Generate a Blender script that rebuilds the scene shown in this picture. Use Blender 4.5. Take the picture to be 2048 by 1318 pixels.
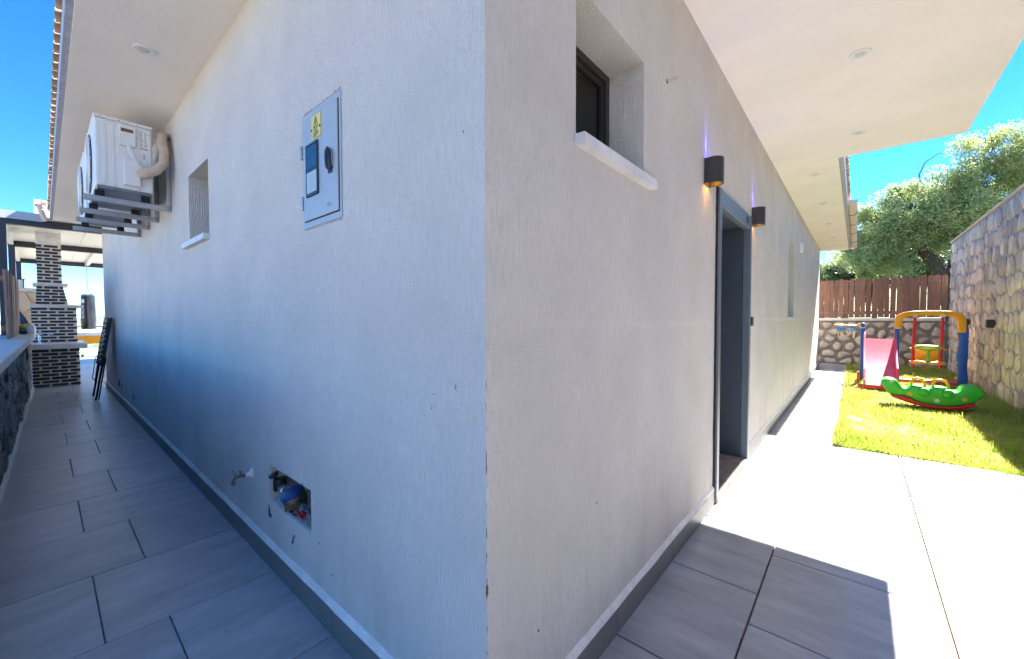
import bpy, bmesh, math, random
import numpy as np
from mathutils import Vector, Matrix

scene = bpy.context.scene
for o in list(bpy.data.objects):
    bpy.data.objects.remove(o, do_unlink=True)
COL = scene.collection
PI = math.pi
rnd = random.Random(7)
nrng = np.random.default_rng(11)

# ------------------------------------------------------------------ camera
cam_d = bpy.data.cameras.new('camera')
cam_d.sensor_width = 36.0
cam_d.lens = 803.57 / 2048 * 36.0
cam_d.clip_start = 0.02
cam_d.clip_end = 40000
cam = bpy.data.objects.new('camera', cam_d)
COL.objects.link(cam)
Fv = Vector((-0.65033069, 0.75906667, -0.02979559))
Rv = Vector((0.75944465, 0.6505682, -0.00219902))
Uv = Vector((-0.01771486, 0.02405819, 0.99955359))
m = Matrix.Identity(4)
for i in range(3):
    m[i][0], m[i][1], m[i][2] = Rv[i], Uv[i], -Fv[i]
m[0][3], m[1][3], m[2][3] = 0.68, -0.6966, 1.2
cam.matrix_world = m
scene.camera = cam

# ------------------------------------------------------------------ sky, sun, exposure
SUN = Vector((0.553, 2.701, 2.776)).normalized()
world = bpy.data.worlds.new('World')
scene.world = world
world.use_nodes = True
wn = world.node_tree
sky = wn.nodes.new('ShaderNodeTexSky')
sky.sky_type = 'NISHITA'
sky.sun_disc = False
sky.sun_elevation = math.asin(SUN.z)
sky.sun_rotation = math.atan2(SUN.x, SUN.y)
sky.altitude = 100
sky.air_density = 0.55
sky.dust_density = 0.0
sky.ozone_density = 4.0
bg = wn.nodes['Background']
bg.inputs['Strength'].default_value = 0.074
hsv = wn.nodes.new('ShaderNodeHueSaturation')          # the whole dome a little more saturated, as in the photograph
hsv.inputs['Saturation'].default_value = 1.28
wn.links.new(sky.outputs[0], hsv.inputs['Color'])
wn.links.new(hsv.outputs[0], bg.inputs[0])
sun_d = bpy.data.lights.new('sun', 'SUN')
sun_d.energy = 5.0
sun_d.angle = math.radians(0.5)
sun_d.color = (1.0, 0.95, 0.87)
sun = bpy.data.objects.new('sun', sun_d)
sun.rotation_euler = SUN.to_track_quat('Z', 'Y').to_euler()
sun.location = (2, 8, 12)
COL.objects.link(sun)
scene.view_settings.view_transform = 'Standard'
scene.view_settings.look = 'None'
scene.view_settings.exposure = 2.75
scene.view_settings.gamma = 1.0
scene.render.engine = 'CYCLES'
scene.cycles.max_bounces = 8
scene.cycles.diffuse_bounces = 5
scene.cycles.glossy_bounces = 3
scene.cycles.transparent_max_bounces = 10
scene.cycles.volume_bounces = 0

# ------------------------------------------------------------------ mesh helpers
class MB:
    def __init__(s):
        s.v, s.f = [], []
    def add(s, vs, fs):
        n = len(s.v)
        s.v += [tuple(p) for p in vs]
        s.f += [tuple(i + n for i in f) for f in fs]
        return s
    def box(s, a, b):
        x0, y0, z0 = [min(p, q) for p, q in zip(a, b)]
        x1, y1, z1 = [max(p, q) for p, q in zip(a, b)]
        return s.add([(x0,y0,z0),(x1,y0,z0),(x1,y1,z0),(x0,y1,z0),(x0,y0,z1),(x1,y0,z1),(x1,y1,z1),(x0,y1,z1)],
                     [(0,3,2,1),(4,5,6,7),(0,1,5,4),(1,2,6,5),(2,3,7,6),(3,0,4,7)])
    def bar(s, a, b, w, h, up=(0,0,1)):
        a, b = Vector(a), Vector(b)
        d = (b - a).normalized()
        u = Vector(up)
        if abs(d.dot(u)) > 0.98: u = Vector((1,0,0))
        sx = d.cross(u).normalized() * (w/2)
        sy = sx.cross(d).normalized() * (h/2)
        vs = [p + q for p in (a, b) for q in (-sx-sy, sx-sy, sx+sy, -sx+sy)]
        return s.add(vs, [(0,3,2,1),(4,5,6,7),(0,1,5,4),(1,2,6,5),(2,3,7,6),(3,0,4,7)])
    def tube(s, pts, r, n=10, cap=True):
        pts = [Vector(p) for p in pts]
        k = len(pts)
        rs = r if isinstance(r, (list, tuple)) else [r]*k
        prev = None
        rings = []
        for i in range(k):
            d = (pts[min(i+1,k-1)] - pts[max(i-1,0)]).normalized()
            if prev is None:
                u = Vector((0,0,1)) if abs(d.z) < 0.9 else Vector((1,0,0))
            else:
                u = prev
            x = (u - d*u.dot(d)).normalized()
            prev = x
            y = d.cross(x)
            rings.append([pts[i] + (x*math.cos(2*PI*j/n) + y*math.sin(2*PI*j/n))*rs[i] for j in range(n)])
        vs = [p for rg in rings for p in rg]
        fs = []
        for i in range(k-1):
            for j in range(n):
                a, b = i*n+j, i*n+(j+1) % n
                fs.append((a, b, b+n, a+n))
        if cap:
            fs.append(tuple(reversed(range(n))))
            fs.append(tuple(range((k-1)*n, k*n)))
        return s.add(vs, fs)
    def lathe(s, prof, o, axis=(0,0,1), n=20):
        o, ax = Vector(o), Vector(axis).normalized()
        u = Vector((1,0,0)) if abs(ax.x) < 0.9 else Vector((0,1,0))
        x = (u - ax*u.dot(ax)).normalized(); y = ax.cross(x)
        vs, fs = [], []
        for r, h in prof:
            for j in range(n):
                t = 2*PI*j/n
                vs.append(o + ax*h + (x*math.cos(t) + y*math.sin(t))*max(r, 1e-5))
        k = len(prof)
        for i in range(k-1):
            for j in range(n):
                a, b = i*n+j, i*n+(j+1) % n
                fs.append((a, b, b+n, a+n))
        fs.append(tuple(reversed(range(n)))); fs.append(tuple(range((k-1)*n, k*n)))
        return s.add(vs, fs)
    def prism(s, poly, fn, d0, d1):
        n = len(poly)
        vs = [fn(p[0], p[1], d0) for p in poly] + [fn(p[0], p[1], d1) for p in poly]
        fs = [tuple(reversed(range(n))), tuple(range(n, 2*n))]
        for i in range(n):
            j = (i+1) % n
            fs.append((i, j, j+n, i+n))
        return s.add(vs, fs)
    def build(s, name, mt, parent=None, bevel=0, smooth=False, seg=2, fix=True):
        me = bpy.data.meshes.new(name)
        me.from_pydata(s.v, [], s.f)
        if fix:
            bm = bmesh.new(); bm.from_mesh(me)
            bmesh.ops.recalc_face_normals(bm, faces=bm.faces)
            if bevel:
                es = [e for e in bm.edges if len(e.link_faces) == 2 and e.calc_face_angle(0) > 0.6]
                bmesh.ops.bevel(bm, geom=es, offset=bevel, segments=seg, affect='EDGES', profile=0.5, clamp_overlap=True)
            bm.to_mesh(me); bm.free()
        me.update()
        return link(name, me, mt, parent, smooth)

def link(name, me, mt, parent=None, smooth=False):
    if mt is not None and not me.materials:
        me.materials.append(mt)
    if smooth:
        me.polygons.foreach_set('use_smooth', [True]*len(me.polygons))
        try:
            me.set_sharp_from_angle(angle=math.radians(40))
        except Exception:
            pass
    o = bpy.data.objects.new(name, me)
    COL.objects.link(o)
    if parent is not None: adopt(o, parent)
    return o

def wloc(o):
    p = Vector(o.location)
    return p + (wloc(o.parent) + Vector(o.matrix_parent_inverse.translation) if o.parent else Vector())

def adopt(o, parent):
    o.parent = parent
    o.matrix_parent_inverse = Matrix.Translation(-wloc(parent))

def thing(name, label, cat, loc=(0,0,0), group=None):
    o = bpy.data.objects.new(name, None)
    o.empty_display_size = 0.1
    o.location = loc
    COL.objects.link(o)
    return tag(o, label, cat, group)

def tag(o, label=None, cat=None, group=None, kind=None):
    if label: o['label'] = label
    if cat: o['category'] = cat
    if group: o['group'] = group
    if kind: o['kind'] = kind
    return o

def copy_tree(root, delta, label):
    r = root.copy(); COL.objects.link(r)
    r.location = Vector(root.location) + Vector(delta)
    r['label'] = label
    for ch in list(root.children):
        c = ch.copy(); COL.objects.link(c); c.parent = r; c.matrix_parent_inverse = ch.matrix_parent_inverse.copy()
        for g in list(ch.children):
            d = g.copy(); COL.objects.link(d); d.parent = c; d.matrix_parent_inverse = g.matrix_parent_inverse.copy()
    return r

def np_mesh(name, V, Q, mt, parent=None):
    me = bpy.data.meshes.new(name)
    V = np.asarray(V, dtype=np.float32); Q = np.asarray(Q, dtype=np.int32)
    k = Q.shape[1]
    me.vertices.add(len(V)); me.vertices.foreach_set('co', V.ravel())
    me.loops.add(Q.size); me.loops.foreach_set('vertex_index', Q.ravel())
    me.polygons.add(len(Q)); me.polygons.foreach_set('loop_start', np.arange(0, Q.size, k, dtype=np.int32))
    me.update(calc_edges=True)
    return link(name, me, mt, parent)

def text_part(name, body, size, fn, mt, parent):
    cu = bpy.data.curves.new(name, 'FONT')
    cu.body = body; cu.size = size; cu.align_x = 'CENTER'; cu.align_y = 'CENTER'
    tmp = bpy.data.objects.new('tmp_text', cu); COL.objects.link(tmp)
    dg = bpy.context.evaluated_depsgraph_get()
    me = bpy.data.meshes.new_from_object(tmp.evaluated_get(dg))
    bpy.data.objects.remove(tmp, do_unlink=True)
    for v in me.vertices: v.co = fn(v.co.x, v.co.y)
    me.materials.clear()
    me.name = name
    return link(name, me, mt, parent)

# ------------------------------------------------------------------ materials
def N(nt, t, **kw):
    n = nt.nodes.new(t)
    for k, v in kw.items(): setattr(n, k, v)
    return n

def mat(name, col, rough=0.6, metal=0.0, var=0.0, scale=8.0, bump=0.0, bscale=60.0, obj_var=0.0, col2=None, stretch=(1,1,1), spec=0.5, transl=0.0, coat=0.0):
    m = bpy.data.materials.new(name); m.use_nodes = True
    nt = m.node_tree; p = nt.nodes['Principled BSDF']
    p.inputs['Roughness'].default_value = rough
    p.inputs['Metallic'].default_value = metal
    p.inputs['Specular IOR Level'].default_value = spec
    if coat: p.inputs['Coat Weight'].default_value = coat
    c = (*col, 1)
    p.inputs['Base Color'].default_value = c
    tc = N(nt, 'ShaderNodeTexCoord'); mp = N(nt, 'ShaderNodeMapping')
    mp.inputs['Scale'].default_value = stretch
    oi = N(nt, 'ShaderNodeObjectInfo')
    ad = N(nt, 'ShaderNodeVectorMath', operation='ADD')
    sc = N(nt, 'ShaderNodeMath', operation='MULTIPLY'); sc.inputs[1].default_value = 37.0
    nt.links.new(oi.outputs['Random'], sc.inputs[0])
    nt.links.new(tc.outputs['Object'], ad.inputs[0]); nt.links.new(sc.outputs[0], ad.inputs[1])
    nt.links.new(ad.outputs[0], mp.inputs['Vector'])
    colsock = None
    if var or col2:
        nz = N(nt, 'ShaderNodeTexNoise'); nz.inputs['Scale'].default_value = scale; nz.inputs['Detail'].default_value = 6
        nz.inputs['Roughness'].default_value = 0.65
        nt.links.new(mp.outputs[0], nz.inputs['Vector'])
        rp = N(nt, 'ShaderNodeValToRGB')
        a = col2 if col2 else tuple(x*(1-var) for x in col)
        b = col if col2 else tuple(min(1, x*(1+var)) for x in col)
        rp.color_ramp.elements[0].position = 0.32; rp.color_ramp.elements[1].position = 0.68
        rp.color_ramp.elements[0].color = (*a, 1); rp.color_ramp.elements[1].color = (*b, 1)
        nt.links.new(nz.outputs['Fac'], rp.inputs[0])
        colsock = rp.outputs[0]
    if obj_var:
        hs = N(nt, 'ShaderNodeHueSaturation')
        mr = N(nt, 'ShaderNodeMapRange'); mr.inputs['To Min'].default_value = 1-obj_var; mr.inputs['To Max'].default_value = 1+obj_var
        nt.links.new(oi.outputs['Random'], mr.inputs[0]); nt.links.new(mr.outputs[0], hs.inputs['Value'])
        if colsock: nt.links.new(colsock, hs.inputs['Color'])
        else: hs.inputs['Color'].default_value = c
        colsock = hs.outputs[0]
    if colsock: nt.links.new(colsock, p.inputs['Base Color'])
    if bump:
        nb = N(nt, 'ShaderNodeTexNoise'); nb.inputs['Scale'].default_value = bscale; nb.inputs['Detail'].default_value = 5
        nt.links.new(mp.outputs[0], nb.inputs['Vector'])
        bp = N(nt, 'ShaderNodeBump'); bp.inputs['Strength'].default_value = bump; bp.inputs['Distance'].default_value = 0.01
        nt.links.new(nb.outputs['Fac'], bp.inputs['Height']); nt.links.new(bp.outputs[0], p.inputs['Normal'])
    if transl:
        tr = N(nt, 'ShaderNodeBsdfTranslucent'); mx = N(nt, 'ShaderNodeMixShader'); mx.inputs[0].default_value = transl
        if colsock: nt.links.new(colsock, tr.inputs['Color'])
        else: tr.inputs['Color'].default_value = c
        out = nt.nodes['Material Output']
        nt.links.new(p.outputs[0], mx.inputs[1]); nt.links.new(tr.outputs[0], mx.inputs[2]); nt.links.new(mx.outputs[0], out.inputs['Surface'])
    return m

def plaster(name, col, drag=True, strength=0.5, wear=False):
    m = bpy.data.materials.new(name); m.use_nodes = True
    nt = m.node_tree; p = nt.nodes['Principled BSDF']; L = nt.links.new
    p.inputs['Roughness'].default_value = 0.85
    p.inputs['Specular IOR Level'].default_value = 0.25
    tc = N(nt, 'ShaderNodeTexCoord')
    mp = N(nt, 'ShaderNodeMapping'); mp.inputs['Scale'].default_value = (1, 1, 0.11) if drag else (1, 1, 1)
    L(tc.outputs['Object'], mp.inputs['Vector'])
    n1 = N(nt, 'ShaderNodeTexNoise'); n1.inputs['Scale'].default_value = 130; n1.inputs['Detail'].default_value = 3
    L(mp.outputs[0], n1.inputs['Vector'])
    n2 = N(nt, 'ShaderNodeTexNoise'); n2.inputs['Scale'].default_value = 210; n2.inputs['Detail'].default_value = 3
    L(tc.outputs['Object'], n2.inputs['Vector'])
    # where the dragged finish is strong and where it was smoothed flat
    n3 = N(nt, 'ShaderNodeTexNoise'); n3.inputs['Scale'].default_value = 2.3; n3.inputs['Detail'].default_value = 3
    L(tc.outputs['Object'], n3.inputs['Vector'])
    mr = N(nt, 'ShaderNodeMapRange'); mr.inputs['From Min'].default_value = 0.35; mr.inputs['From Max'].default_value = 0.65
    mr.inputs['To Min'].default_value = 0.35; mr.inputs['To Max'].default_value = 1.0
    L(n3.outputs['Fac'], mr.inputs[0])
    mu = N(nt, 'ShaderNodeMath', operation='MULTIPLY'); L(n1.outputs['Fac'], mu.inputs[0]); L(mr.outputs[0], mu.inputs[1])
    m2 = N(nt, 'ShaderNodeMath', operation='MULTIPLY'); L(n2.outputs['Fac'], m2.inputs[0]); m2.inputs[1].default_value = 0.75
    su = N(nt, 'ShaderNodeMath', operation='ADD'); L(mu.outputs[0], su.inputs[0]); L(m2.outputs[0], su.inputs[1])
    hgt = su.outputs[0]
    if wear:
        # the ridge between two lifts of plaster about 1.17 m up
        sp = N(nt, 'ShaderNodeSeparateXYZ'); L(tc.outputs['Object'], sp.inputs[0])
        n5 = N(nt, 'ShaderNodeTexNoise'); n5.inputs['Scale'].default_value = 1.6; n5.inputs['Detail'].default_value = 4; L(tc.outputs['Object'], n5.inputs['Vector'])
        off = N(nt, 'ShaderNodeMath', operation='MULTIPLY_ADD'); L(n5.outputs['Fac'], off.inputs[0]); off.inputs[1].default_value = 0.10; L(sp.outputs['Z'], off.inputs[2])
        mz = N(nt, 'ShaderNodeMapRange'); mz.inputs['From Min'].default_value = 1.205; mz.inputs['From Max'].default_value = 1.235; mz.inputs['To Min'].default_value = 0.0; mz.inputs['To Max'].default_value = 0.35
        L(off.outputs[0], mz.inputs[0])
        s2 = N(nt, 'ShaderNodeMath', operation='ADD'); L(hgt, s2.inputs[0]); L(mz.outputs[0], s2.inputs[1]); hgt = s2.outputs[0]
    bp = N(nt, 'ShaderNodeBump'); bp.inputs['Strength'].default_value = strength; bp.inputs['Distance'].default_value = 0.022
    L(hgt, bp.inputs['Height']); L(bp.outputs[0], p.inputs['Normal'])
    # faint dirt
    n4 = N(nt, 'ShaderNodeTexNoise'); n4.inputs['Scale'].default_value = 1.4; n4.inputs['Detail'].default_value = 8; n4.inputs['Roughness'].default_value = 0.7
    L(tc.outputs['Object'], n4.inputs['Vector'])
    rp = N(nt, 'ShaderNodeValToRGB')
    rp.color_ramp.elements[0].position = 0.3; rp.color_ramp.elements[1].position = 0.7
    rp.color_ramp.elements[0].color = (*[c*0.93 for c in col], 1); rp.color_ramp.elements[1].color = (*col, 1)
    L(n4.outputs['Fac'], rp.inputs[0])
    out = rp.outputs[0]
    pit = N(nt, 'ShaderNodeMapRange'); pit.inputs['From Min'].default_value = 0.45; pit.inputs['From Max'].default_value = 0.95; pit.inputs['To Min'].default_value = 0.88 if drag else 0.97; pit.inputs['To Max'].default_value = 1.04  # dust in pits; relief painted into the tone to show in flat light
    L(su.outputs[0], pit.inputs[0])
    pm = N(nt, 'ShaderNodeMixRGB', blend_type='MULTIPLY'); pm.inputs[0].default_value = 1.0; L(out, pm.inputs[1]); L(pit.outputs[0], pm.inputs[2]); out = pm.outputs[0]
    if wear:
        # splash dirt thrown up from the paving, in irregular runs
        nd = N(nt, 'ShaderNodeTexNoise'); nd.inputs['Scale'].default_value = 5.0; nd.inputs['Detail'].default_value = 7; nd.inputs['Roughness'].default_value = 0.7; L(mp.outputs[0], nd.inputs['Vector'])
        zz_ = N(nt, 'ShaderNodeMapRange'); zz_.inputs['From Min'].default_value = 0.75; zz_.inputs['From Max'].default_value = 0.10; zz_.inputs['To Min'].default_value = 0.0; zz_.inputs['To Max'].default_value = 0.30; L(sp.outputs['Z'], zz_.inputs[0])
        dn = N(nt, 'ShaderNodeMapRange'); dn.inputs['From Min'].default_value = 0.48; dn.inputs['From Max'].default_value = 0.70; L(nd.outputs['Fac'], dn.inputs[0])
        dm = N(nt, 'ShaderNodeMath', operation='MULTIPLY'); L(zz_.outputs[0], dm.inputs[0]); L(dn.outputs[0], dm.inputs[1])
        dx_ = N(nt, 'ShaderNodeMixRGB'); L(dm.outputs[0], dx_.inputs[0]); L(out, dx_.inputs[1]); dx_.inputs[2].default_value = (0.42, 0.36, 0.31, 1); out = dx_.outputs[0]
        # small dark specks, and brown chips along the outer corner of the house
        vo = N(nt, 'ShaderNodeTexVoronoi'); vo.inputs['Scale'].default_value = 7.0; L(tc.outputs['Object'], vo.inputs['Vector'])
        lt = N(nt, 'ShaderNodeMath', operation='LESS_THAN'); L(vo.outputs['Distance'], lt.inputs[0]); lt.inputs[1].default_value = 0.017
        nn = N(nt, 'ShaderNodeTexNoise'); nn.inputs['Scale'].default_value = 1.1; L(tc.outputs['Object'], nn.inputs['Vector'])
        g5 = N(nt, 'ShaderNodeMath', operation='GREATER_THAN'); L(nn.outputs['Fac'], g5.inputs[0]); g5.inputs[1].default_value = 0.47
        an = N(nt, 'ShaderNodeMath', operation='MULTIPLY'); L(lt.outputs[0], an.inputs[0]); L(g5.outputs[0], an.inputs[1])
        mx = N(nt, 'ShaderNodeMixRGB'); L(an.outputs[0], mx.inputs[0]); L(out, mx.inputs[1]); mx.inputs[2].default_value = (0.06, 0.045, 0.04, 1)
        ax = N(nt, 'ShaderNodeMath', operation='ABSOLUTE'); L(sp.outputs['X'], ax.inputs[0])
        ay = N(nt, 'ShaderNodeMath', operation='ABSOLUTE'); L(sp.outputs['Y'], ay.inputs[0])
        ma = N(nt, 'ShaderNodeMath', operation='MAXIMUM'); L(ax.outputs[0], ma.inputs[0]); L(ay.outputs[0], ma.inputs[1])
        n6 = N(nt, 'ShaderNodeTexNoise'); n6.inputs['Scale'].default_value = 16; n6.inputs['Detail'].default_value = 5; L(tc.outputs['Object'], n6.inputs['Vector'])
        lim = N(nt, 'ShaderNodeMapRange'); lim.inputs['From Min'].default_value = 0.50; lim.inputs['From Max'].default_value = 0.75; lim.inputs['To Min'].default_value = 0.0; lim.inputs['To Max'].default_value = 0.008
        L(n6.outputs['Fac'], lim.inputs[0])
        lo = N(nt, 'ShaderNodeMapRange'); lo.inputs['From Min'].default_value = 1.25; lo.inputs['From Max'].default_value = 0.55; L(sp.outputs['Z'], lo.inputs[0])
        l2 = N(nt, 'ShaderNodeMath', operation='MULTIPLY'); L(lim.outputs[0], l2.inputs[0]); L(lo.outputs[0], l2.inputs[1])
        ch = N(nt, 'ShaderNodeMath', operation='LESS_THAN'); L(ma.outputs[0], ch.inputs[0]); L(l2.outputs[0], ch.inputs[1])
        mx2 = N(nt, 'ShaderNodeMixRGB'); L(ch.outputs[0], mx2.inputs[0]); L(mx.outputs[0], mx2.inputs[1]); mx2.inputs[2].default_value = (0.20, 0.12, 0.075, 1)
        out = mx2.outputs[0]
    L(out, p.inputs['Base Color'])
    return m

def emit(name, col, s):
    m = bpy.data.materials.new(name); m.use_nodes = True
    p = m.node_tree.nodes['Principled BSDF']
    p.inputs['Base Color'].default_value = (*col, 1)
    p.inputs['Emission Color'].default_value = (*col, 1); p.inputs['Emission Strength'].default_value = s
    return m

def glass(name, col=(1,1,1), rough=0.0):
    m = bpy.data.materials.new(name); m.use_nodes = True
    nt = m.node_tree; out = nt.nodes['Material Output']
    tr = N(nt, 'ShaderNodeBsdfTransparent'); tr.inputs[0].default_value = (*col, 1)
    gl = N(nt, 'ShaderNodeBsdfGlossy'); gl.inputs['Roughness'].default_value = rough
    fr = N(nt, 'ShaderNodeFresnel'); fr.inputs['IOR'].default_value = 1.45
    mx = N(nt, 'ShaderNodeMixShader')
    nt.links.new(fr.outputs[0], mx.inputs[0]); nt.links.new(tr.outputs[0], mx.inputs[1]); nt.links.new(gl.outputs[0], mx.inputs[2])
    nt.links.new(mx.outputs[0], out.inputs['Surface'])
    return m

M = {}
M['wall'] = plaster('white_wall_plaster', (0.86, 0.81, 0.76), True, 0.85, True)
M['soffit'] = plaster('soffit_paint', (0.90, 0.835, 0.77), False, 0.18)  # same paint as the walls, tinted warmer in place of bounced light
M['reveal'] = plaster('reveal_plaster', (0.78, 0.745, 0.71), True, 0.8)
M['smooth_plaster'] = mat('smooth_plaster', (0.74, 0.72, 0.70), 0.85, var=0.12, scale=14, bump=0.5, bscale=40)
M['tile'] = mat('porcelain_tile', (0.36, 0.36, 0.37), 0.33, var=0.20, scale=3.0, stretch=(1.0, 4.0, 1.0), obj_var=0.09, bump=0.06, bscale=30)
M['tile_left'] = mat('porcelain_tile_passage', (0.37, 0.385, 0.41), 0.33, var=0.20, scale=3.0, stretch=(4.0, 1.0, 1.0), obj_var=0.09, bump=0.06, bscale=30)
M['grout'] = mat('grout', (0.17, 0.12, 0.08), 0.9, var=0.3, scale=12)
M['grout_grey'] = mat('grout_grey', (0.34, 0.315, 0.29), 0.9, var=0.35, scale=9)
M['skirt'] = mat('skirting_grey', (0.16, 0.155, 0.15), 0.45, var=0.1, scale=5, obj_var=0.04)
M['fascia'] = mat('fascia_blue_grey', (0.36, 0.39, 0.47), 0.7, var=0.2, scale=30, bump=0.4, bscale=80)
M['rooftile'] = mat('roof_tile_tan', (0.52, 0.36, 0.24), 0.8, var=0.2, scale=6, obj_var=0.15)
M['pvc'] = mat('cream_pvc', (0.74, 0.58, 0.46), 0.45)
M['metal_grey'] = mat('grey_bracket_steel', (0.40, 0.41, 0.43), 0.45, 0.3, var=0.08, scale=10)
M['ac'] = mat('ac_casing_white', (0.76, 0.75, 0.73), 0.4, var=0.03, scale=6)
M['ac_dark'] = mat('ac_base_pan', (0.20, 0.22, 0.25), 0.4, 0.6, var=0.25, scale=14)
M['black'] = mat('black_plastic', (0.015, 0.016, 0.018), 0.4)
M['rubber'] = mat('rubber', (0.012, 0.012, 0.014), 0.7)
M['lag'] = mat('pipe_wrap_tape', (0.56, 0.44, 0.33), 0.6, var=0.15, scale=25, bump=0.5, bscale=60)
M['cabinet'] = mat('cabinet_grey_paint', (0.38, 0.43, 0.47), 0.4, var=0.05, scale=6)
M['yellow'] = mat('warning_yellow', (0.75, 0.62, 0.16), 0.5)
M['meterframe'] = mat('meter_window_frame', (0.012, 0.022, 0.045), 0.35)
M['meterpane'] = mat('meter_window_pane', (0.02, 0.05, 0.09), 0.12)
M['meterpale'] = mat('meter_paper_pane', (0.45, 0.50, 0.47), 0.2, var=0.1, scale=20)  # plain pale grey pane, lower of the two
M['brass'] = mat('old_brass', (0.20, 0.14, 0.09), 0.45, 0.8, var=0.3, scale=50)
M['steel'] = mat('zinc_fitting', (0.42, 0.42, 0.42), 0.4, 0.7, var=0.3, scale=40)
M['blue_cap'] = mat('blue_meter_cap', (0.015, 0.055, 0.19), 0.3)
M['red_paint'] = mat('red_valve', (0.45, 0.03, 0.04), 0.4)
M['splash'] = mat('dark_paint_splash', (0.045, 0.05, 0.07), 0.6)
M['frame_win'] = mat('window_frame_brown', (0.035, 0.028, 0.025), 0.4)
M['glass_win'] = glass('window_glass', (0.72, 0.70, 0.68))
M['curtain'] = mat('interior_blind', (0.34, 0.28, 0.23), 0.8)
M['sill'] = mat('sill_marble', (0.66, 0.64, 0.64), 0.5, var=0.12, scale=10, bump=0.2, bscale=50)
M['doorframe'] = mat('door_frame_blue_grey', (0.135, 0.165, 0.20), 0.4, 0.2, var=0.08, scale=4, stretch=(1,1,0.3))
M['doordark'] = mat('door_lining_slate', (0.058, 0.072, 0.09), 0.45, 0.1, var=0.08, scale=3)
M['threshold'] = mat('worn_threshold_stone', (0.34, 0.27, 0.22), 0.6, var=0.3, scale=9, bump=0.3, bscale=30)
M['gap'] = mat('raw_gap_filler', (0.02, 0.018, 0.017), 0.9)
M['lamp'] = mat('wall_lamp_dark_bronze', (0.030, 0.026, 0.024), 0.5, bump=0.1, bscale=120)
M['brick'] = mat('dark_brick', (0.022, 0.02, 0.024), 0.42, var=0.4, scale=20, obj_var=0.5)
M['mortar'] = mat('cream_mortar', (0.70, 0.63, 0.55), 0.9, var=0.1, scale=25, bump=0.3)
M['marble'] = mat('white_marble', (0.72, 0.70, 0.68), 0.3, var=0.1, scale=5)
M['chrome'] = mat('chrome', (0.7, 0.7, 0.72), 0.15, 1.0)
M['coping'] = mat('pale_coping_stone', (0.60, 0.58, 0.55), 0.6, var=0.1, scale=7, bump=0.15)
M['coping_tan'] = mat('tan_coping_stone', (0.55, 0.42, 0.29), 0.7, var=0.15, scale=9, bump=0.2)
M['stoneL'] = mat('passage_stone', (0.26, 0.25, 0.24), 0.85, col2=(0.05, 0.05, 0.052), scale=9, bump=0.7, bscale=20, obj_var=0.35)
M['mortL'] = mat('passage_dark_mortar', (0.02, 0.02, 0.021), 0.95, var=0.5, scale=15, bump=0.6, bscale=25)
M['stoneB'] = mat('garden_wall_stone', (0.56, 0.48, 0.41), 0.85, col2=(0.36, 0.30, 0.26), scale=10, bump=0.7, bscale=22, obj_var=0.22)
M['mortB'] = mat('garden_wall_mortar', (0.21, 0.185, 0.16), 0.95, var=0.35, scale=12, bump=0.7, bscale=25)
M['stoneR'] = mat('retaining_wall_stone', (0.74, 0.58, 0.45), 0.85, col2=(0.44, 0.37, 0.33), scale=9, bump=1.0, bscale=22, obj_var=0.32)
M['mortR'] = mat('retaining_wall_mortar', (0.40, 0.38, 0.37), 0.95, var=0.3, scale=9, bump=0.7, bscale=25)
M['picket'] = mat('stained_pine', (0.25, 0.12, 0.075), 0.65, col2=(0.13, 0.06, 0.042), scale=5, stretch=(6,6,0.7), bump=0.25, bscale=30, obj_var=0.25)
M['picketL'] = mat('weathered_pine', (0.36, 0.235, 0.18), 0.7, col2=(0.19, 0.115, 0.09), scale=5, stretch=(6,6,0.7), bump=0.25, bscale=30, obj_var=0.3)
M['nail'] = mat('galvanised_nail', (0.6, 0.6, 0.6), 0.4, 0.5)
M['pergola'] = mat('dark_pergola_steel', (0.022, 0.026, 0.034), 0.4)
M['panel'] = mat('sandwich_panel_white', (0.78, 0.75, 0.66), 0.4, var=0.03, scale=2)
M['white_metal'] = mat('white_painted_steel', (0.74, 0.73, 0.72), 0.45)
M['bag'] = mat('black_vinyl', (0.014, 0.014, 0.016), 0.28, bump=0.35, bscale=6)
M['bag_wrap'] = mat('silver_plastic_wrap', (0.10, 0.105, 0.12), 0.2, var=0.5, scale=7, stretch=(2,2,0.4), bump=0.5, bscale=8)
M['white_print'] = mat('white_print', (0.8, 0.8, 0.8), 0.5)
M['grey_print'] = mat('grey_print', (0.22, 0.22, 0.22), 0.6)
M['dark_print'] = mat('dark_print', (0.04, 0.045, 0.05), 0.6)
M['orange'] = mat('orange_panel', (0.80, 0.33, 0.01), 0.5)
M['dkred'] = mat('dark_red_leg', (0.22, 0.06, 0.03), 0.6)
M['finblue'] = mat('blue_fin', (0.015, 0.075, 0.19), 0.35)
M['jar'] = mat('white_jar', (0.72, 0.74, 0.75), 0.45)
M['hose_y'] = mat('yellow_bundle', (0.60, 0.44, 0.02), 0.5)
M['hose_b'] = mat('teal_bundle', (0.05, 0.32, 0.42), 0.5)
M['ygrass'] = mat('grass_blade', (0.34, 0.48, 0.06), 0.55, col2=(0.56, 0.52, 0.16), scale=2.2, transl=0.35, spec=0.2)
M['soil'] = mat('lawn_soil', (0.40, 0.36, 0.14), 0.95, col2=(0.22, 0.26, 0.06), scale=6, bump=0.8, bscale=40)
M['t_green'] = mat('toy_green', (0.03, 0.42, 0.03), 0.35, var=0.14, scale=6, bump=0.08, bscale=9)
M['t_red'] = mat('toy_red', (0.62, 0.012, 0.02), 0.35, var=0.14, scale=6, bump=0.08, bscale=9)
M['t_pink'] = mat('toy_slide_pink', (0.80, 0.12, 0.22), 0.38, var=0.14, scale=6, bump=0.08, bscale=9)
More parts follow.
